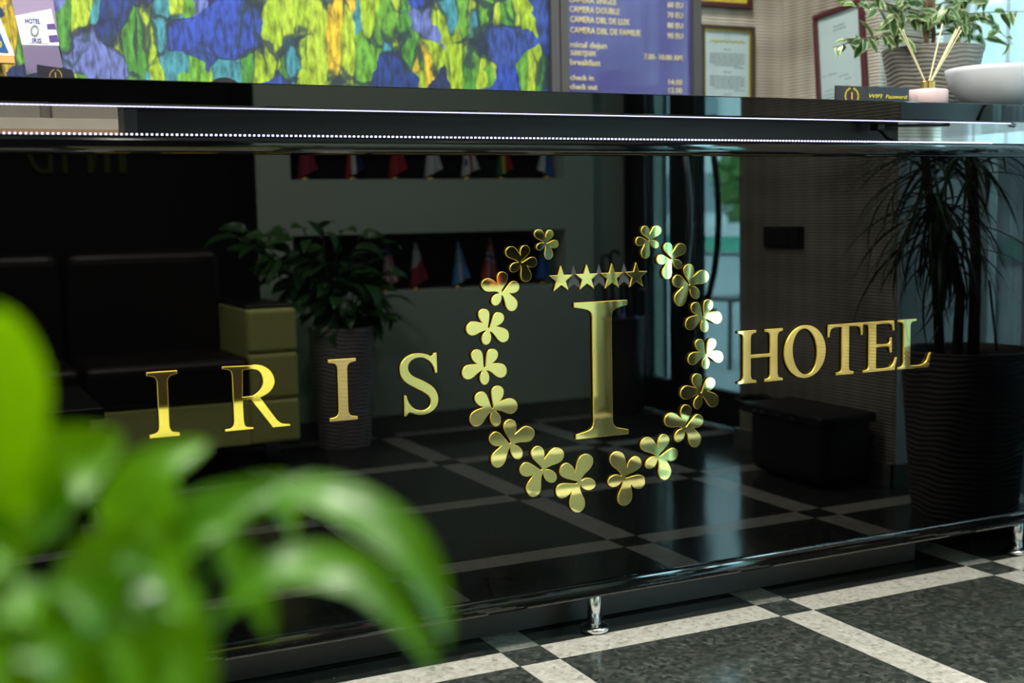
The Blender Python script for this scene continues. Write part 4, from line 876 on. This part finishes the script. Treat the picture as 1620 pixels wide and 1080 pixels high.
# umbrella bin and umbrellas
ub = Vector((1.945, -2.83, 0))
ubn = thing('umbrella_bin', 'dark hammered metal umbrella bin standing beside the glass entrance', 'umbrella stand', ub)
MB().lathe([(0.092, 0.0), (0.098, 0.01), (0.10, 0.24), (0.103, 0.455), (0.108, 0.462), (0.108, 0.472), (0.098, 0.472), (0.096, 0.02)], 40, ub).build('bin', 'bin_metal', ubn, True)
for i, (mname, dx, dy, lx, ly, top, lab) in enumerate((('umbrella_black', -0.055, -0.03, -0.035, -0.02, 0.78, 'closed black umbrella leaning out of the bin, the farthest from the glass door'), ('umbrella_black', -0.012, -0.055, -0.006, -0.03, 0.80, 'closed black umbrella in the bin, between the other two black ones'), ('umbrella_black', 0.055, -0.035, 0.03, -0.02, 0.80, 'closed black umbrella in the bin, the closest of the black ones to the glass door'), ('umbrella_purple', -0.02, 0.03, -0.02, 0.03, 0.62, 'closed purple umbrella standing in the metal bin'), ('umbrella_cyan', 0.01, 0.0, -0.02, 0.0, 0.70, 'closed light blue umbrella standing in the metal bin'), ('umbrella_blue', 0.045, 0.02, 0.02, 0.02, 0.60, 'closed dark blue umbrella with a red tie standing in the metal bin'))):
    b0 = ub + Vector((dx * 0.6, dy * 0.6, 0.03)); b1 = ub + Vector((dx + lx, dy + ly, top)); u = thing('umbrella', lab, 'umbrella', b0, 'umbrellas in the bin')
    ax = b1 - b0
    MB().tube([b0 + ax * t for t in (0.0, 0.1, 0.35, 0.6, 0.78)], [0.004, 0.014, 0.019, 0.017, 0.010], 8).build('folded_cloth', mname, u, True)
    hk = [b0 + ax * 0.76, b0 + ax * 0.92] + [b0 + ax * 0.92 + Vector((0.022 - 0.022 * math.cos(pi * k / 6), 0, 0.02 * math.sin(pi * k / 6) + 0.03)) for k in range(7)]
    MB().tube(hk, 0.008, 8).build('handle', 'black_plastic', u, True)
    if mname == 'umbrella_blue': MB().tube([b0 + ax * 0.70, b0 + ax * 0.74], 0.017, 8).build('tie', 'umbrella_red', u)

# table flags in the two niches
def flagmat(name, fn):
    pass
def flag(u, zb, niche_top, hgt, kind, tilt_, label):
    p = seen(u, 440 if zb < 0.8 else 270, 1, 2.965); x = p.x; y = -2.965
    t = thing('table_flag', label, 'flag', (x, y, zb), 'table flags in the wall niches')
    MB().lathe([(0.026, 0), (0.027, 0.004), (0.018, 0.012), (0.007, 0.016), (0.004, 0.03)], 18, (x, y, zb), capt=True).build('base', 'brass', t, True)
    MB().tube([(x, y, zb + 0.02), (x, y, zb + hgt + 0.012)], 0.0025, 6).build('pole', 'brass', t)
    # draped cloth: narrow at the top, flaring below
    mats, stripes = kind
    n, rows = 18, 14; b = MB(); top = zb + hgt; bot = zb + 0.028
    for j in range(rows + 1):
        f = j / rows; z = top + (bot - top) * f; half = 0.006 + 0.040 * f ** 0.9
        for i in range(n + 1):
            s = i / n * 2 - 1
            b.v.append(Vector((x + s * half + tilt_ * f * 0.012, y + 0.010 * f * math.sin(s * 5 + f * 2) + 0.012, z + (0.020 * f * s * tilt_))))
    for j in range(rows):
        for i in range(n):
            a = j * (n + 1) + i; b.f.append((a, a + 1, a + n + 2, a + n + 1)); b.mi.append(stripes(i / (n - 1), j / (rows - 1)))
    b.build('cloth', mats, t, True)
for nm, c in (('fl_red', (0.42, 0.02, 0.035)), ('fl_maroon', (0.30, 0.02, 0.06)), ('fl_white', (0.62, 0.66, 0.70)), ('fl_blue', (0.03, 0.16, 0.55)), ('fl_sky', (0.10, 0.35, 0.72)), ('fl_navy', (0.012, 0.03, 0.14)), ('fl_green', (0.02, 0.16, 0.05)), ('fl_yellow', (0.65, 0.55, 0.04)), ('fl_brightred', (0.60, 0.05, 0.02))):
    pm(nm, c, 0.6)
Zlo, Zhi = 0.638, 1.142
def S(*st):
    return lambda a, b: next(k for k, lim in st if a <= lim)
flag(612, Zlo, 0.9, 0.215, (['fl_maroon', 'fl_white', 'fl_navy'], lambda a, b: 2 if b < 0.30 else (int(a * 8.99) % 2)), 1, 'table flag with red and white stripes under a blue corner')
flag(657, Zlo, 0.9, 0.215, (['fl_white', 'fl_maroon'], lambda a, b: 0 if b + a * 0.18 < 0.62 else 1), 1, 'table flag white above dark red, in the lower niche')
flag(724, Zlo, 0.9, 0.215, (['fl_sky', 'fl_white', 'fl_yellow'], lambda a, b: (2 if 0.42 < a < 0.56 and 0.38 < b < 0.5 else 1) if 0.36 < a < 0.68 else 0), 1, 'table flag light blue, white and light blue with a small yellow sun')
flag(776, Zlo, 0.9, 0.215, (['fl_brightred', 'fl_white', 'fl_navy'], lambda a, b: 2 if (abs(a - 0.55) < 0.09 or abs(b - 0.40) < 0.06) else (1 if (abs(a - 0.55) < 0.18 or abs(b - 0.40) < 0.13) else 0)), -1, 'red table flag with a white-edged dark blue cross')
flag(858, Zlo, 0.9, 0.215, (['fl_blue'], lambda a, b: 0), 0, 'plain blue table flag in the lower niche')
flag(481, Zhi, 1.4, 0.215, (['fl_maroon'], lambda a, b: 0), 1, 'plain dark red table flag in the upper niche')
flag(556, Zhi, 1.4, 0.215, (['fl_red', 'fl_white', 'fl_navy'], S((0, 0.30), (1, 0.62), (2, 2))), 1, 'table flag in vertical red, white and navy')
flag(624, Zhi, 1.4, 0.215, (['fl_white', 'fl_red'], lambda a, b: 0 if b + (1 - a) * 0.2 < 0.62 else 1), 1, 'table flag white above bright red, in the upper niche')
flag(680, Zhi, 1.4, 0.215, (['fl_white', 'fl_navy'], lambda a, b: 1 if 0.62 < a < 0.72 and b < 0.62 else 0), 1, 'white table flag with a thin dark mark')
flag(738, Zhi, 1.4, 0.215, (['fl_white', 'fl_red', 'fl_navy'], lambda a, b: 1 if 0.50 < a < 0.72 else (2 if 0.2 < a < 0.36 and 0.68 < b < 0.80 else 0)), 1, 'white table flag with a red band and small dark crosses')
flag(792, Zhi, 1.4, 0.215, (['fl_green', 'fl_yellow', 'fl_red'], S((0, 0.36), (1, 0.68), (2, 2))), 1, 'table flag in green, yellow and red bands')
flag(864, Zhi, 1.4, 0.215, (['fl_white', 'fl_blue'], lambda a, b: 0 if a < 0.42 else 1), -1, 'table flag half white and half blue')

# wall sign over the sofa (only its lower edge shows)
sg = thing('wall_sign', 'dull olive metal letters on the black wall above the sofa', 'sign', (-0.5, -3.29, 1.187))
def sgn(loops):
    me = plate_mesh('letter', loops, 0.0, 0.012, ['sign_letter'], 0.001)
    for v in me.vertices: v.co = v.co - wloc(sg) + Vector((0, -3.287, 0))
    link('letter', me, sg)
zs, hs = 1.187, 0.24
def rect(x0, x1, z0, z1): return [(x0, z0), (x1, z0), (x1, z1), (x0, z1)]
sgn([rect(-0.325, -0.290, zs, zs + hs)]); sgn([[(-0.455, zs), (-0.43, zs), (-0.385, zs + hs * 0.8), (-0.385, zs), (-0.36, zs), (-0.36, zs + hs), (-0.392, zs + hs), (-0.43, zs + hs * 0.2), (-0.43, zs + hs), (-0.455, zs + hs)]]); sgn([rect(-0.558, -0.535, zs, zs + hs)])
sgn([[(-0.595, zs)] + [(-0.64 + 0.06 * math.cos(a), zs + hs / 2 + hs / 2 * math.sin(a)) for a in [pi * 1.5 - pi * k / 14 for k in range(15)]] + [(-0.595, zs + hs)], [(-0.615, zs + hs * 0.9)] + [(-0.635 + 0.045 * math.cos(a), zs + hs / 2 + hs * 0.43 * math.sin(a)) for a in [pi * 0.5 + pi * k / 14 for k in range(15)]] + [(-0.615, zs + hs * 0.1)]])

# ------------------------------------------------------------------ foreground plant on the coffee table
fg = thing('pothos_plant', 'bright green broad-leaved plant in a pot on the coffee table', 'plant', (-1.17, -1.80, 0.42))
MB().lathe([(0.07, 0), (0.075, 0.004), (0.095, 0.13), (0.098, 0.135), (0.088, 0.135), (0.084, 0.11)], 36, (-1.17, -1.80, 0.42)).build('pot', 'ceramic', fg, True)
MB().lathe([(0.001, 0.115), (0.084, 0.115)], 30, (-1.17, -1.80, 0.42), capb=False).build('soil', 'soil', fg)
SRC = Vector((-1.17, -1.80, 0.53))
def bigleaf(path, d0, d1, halfpx, nrm, nrm1=None, pw=0.62, stalk=True, cup=0.25):
    """path: midrib in px from stalk to tip; d0, d1: distance at both ends"""
    n = 14; pts = []
    m = len(path)
    for i in range(n + 1):
        t = i / n * (m - 1); k = min(int(t), m - 2); f = t - k
        p0, p1, p2, p3 = path[max(k - 1, 0)], path[k], path[k + 1], path[min(k + 2, m - 1)]
        cr = lambda a, b, c, d: 0.5 * (2 * b + (c - a) * f + (2 * a - 5 * b + 4 * c - d) * f * f + (3 * b - a - 3 * c + d) * f ** 3)
        pts.append(depth(cr(p0[0], p1[0], p2[0], p3[0]), cr(p0[1], p1[1], p2[1], p3[1]), d0 + (d1 - d0) * i / n))
    hw = halfpx / FPX * (d0 + d1) / 2; b = MB(); un, ue = Vector(nrm), Vector(nrm1 or nrm)
    for i, p in enumerate(pts):
        t = i / n; up = un.lerp(ue, t * t * (3 - 2 * t)); tg_ = (pts[min(i + 1, n)] - pts[max(i - 1, 0)]).normalized(); sd = up.cross(tg_).normalized(); nn = tg_.cross(sd)
        w = hw * (math.sin(pi * t ** pw) ** 0.85 if 0 < t < 1 else 0.0) + 0.0005
        for s in (-1, -0.5, 0, 0.5, 1): b.v.append(p + sd * (s * w) + nn * (abs(s) ** 1.5 * w * cup))
    for i in range(n):
        for k in range(4): a = i * 5 + k; b.f.append((a, a + 5, a + 6, a + 1)); b.mi.append(0)
    o = b.build('leaf', 'leaf_pothos', fg, True)
    if stalk:
        e = pts[0]; md = SRC.lerp(e, 0.5) + Vector((0, 0, 0.05))
        MB().tube([(1 - t) ** 2 * SRC + 2 * t * (1 - t) * md + t * t * e for t in [i / 8 for i in range(9)]], 0.0022, 6).build('stalk', 'leaf_pothos', fg, True)
LV = [  # midrib px, distance at base and tip, half width px, normal at base and tip, fullness towards the tip
    ([(0, 850), (-10, 720), (-12, 590), (-4, 484)], 0.55, 0.52, 84, (0.25, -0.75, 0.55), (0.3, -0.9, 0.3), 1.15),
    ([(20, 850), (50, 780), (110, 735), (195, 688)], 0.58, 0.60, 100, (-0.15, -0.25, 1), (0.1, -0.8, 0.5)),
    ([(215, 850), (225, 795), (255, 740), (330, 700)], 0.60, 0.62, 66, (-0.15, -0.30, 1), (0.0, -0.6, 0.8)),
    ([(255, 900), (310, 835), (380, 795), (455, 752)], 0.60, 0.63, 56, (-0.2, -0.30, 1), (0.0, -0.7, 0.7)),
    ([(300, 860), (390, 800), (440, 790), (466, 850)], 0.62, 0.63, 34, (0.1, -0.4, 0.9), (0.3, -0.95, 0.1)),
    ([(380, 805), (500, 785), (620, 845), (685, 935), (708, 1020)], 0.62, 0.60, 50, (0.1, -0.30, 0.95), (0.3, -0.95, -0.1)),
    ([(350, 975), (440, 905), (560, 910), (640, 980), (692, 1062)], 0.58, 0.57, 44, (0.1, -0.30, 0.95), (0.3, -0.95, -0.1)),
    ([(362, 850), (385, 900), (410, 950), (428, 1010)], 0.60, 0.59, 30, (0.1, -0.9, 0.4)),
    ([(235, 850), (250, 890), (280, 930), (300, 985)], 0.57, 0.56, 34, (0.1, -0.9, 0.4)),
    ([(130, 960), (150, 900), (200, 870), (250, 900)], 0.56, 0.56, 52, (0.0, -0.5, 0.9), (0.1, -0.9, 0.3)),
    ([(60, 1000), (110, 950), (160, 930), (225, 985)], 0.54, 0.53, 50, (0.0, -0.4, 0.9), (0.1, -0.9, 0.3)),
    ([(190, 960), (250, 960), (300, 1000), (330, 1080)], 0.56, 0.55, 52, (0.0, -0.3, 0.95), (0.2, -0.9, 0.1)),
    ([(20, 900), (-20, 860), (-40, 930), (-30, 1040)], 0.52, 0.50, 60, (0, -0.8, 0.5)),
    ([(90, 1040), (60, 980), (30, 960), (-30, 980)], 0.52, 0.50, 58, (-0.1, -0.5, 0.9)),
    ([(160, 1080), (180, 1010), (150, 960), (90, 930)], 0.53, 0.52, 55, (0, -0.6, 0.7)),
    ([(260, 1100), (270, 1040), (250, 1000), (200, 960)], 0.54, 0.53, 48, (0, -0.7, 0.6)),
    ([(20, 870), (50, 800), (20, 730), (-40, 690)], 0.57, 0.56, 66, (-0.1, -0.4, 0.9), (0, -0.9, 0.3)),
    ([(250, 1010), (290, 1050), (310, 1090), (320, 1130)], 0.53, 0.52, 42, (0, -0.8, 0.5)),
    ([(110, 1120), (120, 1070), (80, 1030), (20, 1040)], 0.50, 0.49, 60, (0, -0.6, 0.7)),
    ([(180, 1000), (220, 1050), (230, 1090), (240, 1120)], 0.52, 0.51, 44, (0, -0.8, 0.5)),
    ([(40, 1100), (10, 1060), (-20, 1060), (-60, 1090)], 0.49, 0.48, 55, (0, -0.7, 0.6)),
]
for lv in LV: bigleaf(*lv)

# ------------------------------------------------------------------ ceiling lamps
LAB = ['round recessed ceiling lamp above the coffee table', 'round recessed ceiling lamp above the lettering IRIS side of the lobby floor', 'round recessed ceiling lamp above the floor before the travel bag', 'round recessed ceiling lamp behind the desk, above the leaflet holder end', 'round recessed ceiling lamp behind the desk, above the office chair', 'round recessed ceiling lamp behind the desk, above the price board', 'round recessed ceiling lamp above the lobby sofa seat', 'round recessed ceiling lamp above the flag niches']
for i, (x, y) in enumerate(((-1.9, -1.15), (-0.45, -1.15), (0.95, -1.15), (-1.6, 0.75), (-0.3, 0.75), (1.0, 0.75), (-0.45, -1.85), (0.95, -1.95))):
    t = thing('ceiling_lamp', LAB[i], 'lamp', (x, y, H), 'round recessed ceiling lamps')
    MB().lathe([(0.10, -0.012), (0.125, -0.014), (0.135, -0.004), (0.135, 0.0)], 36, (x, y, H), capb=False).build('ring', 'rail_white', t, True)
    MB().lathe([(0.10, -0.006), (0.001, -0.006)], 36, (x, y, H), capb=False).build('diffuser', 'lamp_disc', t)
    lo = area('lamp_light', (x, y, H - 0.02), (0, 0, 0), 0.2, 0.2, 34 if y < -1.5 else (23 if x > 0.5 and y < 0 else (56 if y < 0 else 26)), (1.0, 0.95, 0.86), 'DISK', spread=2.65)
    lo.parent = t; lo.location = (0, 0, -0.02)
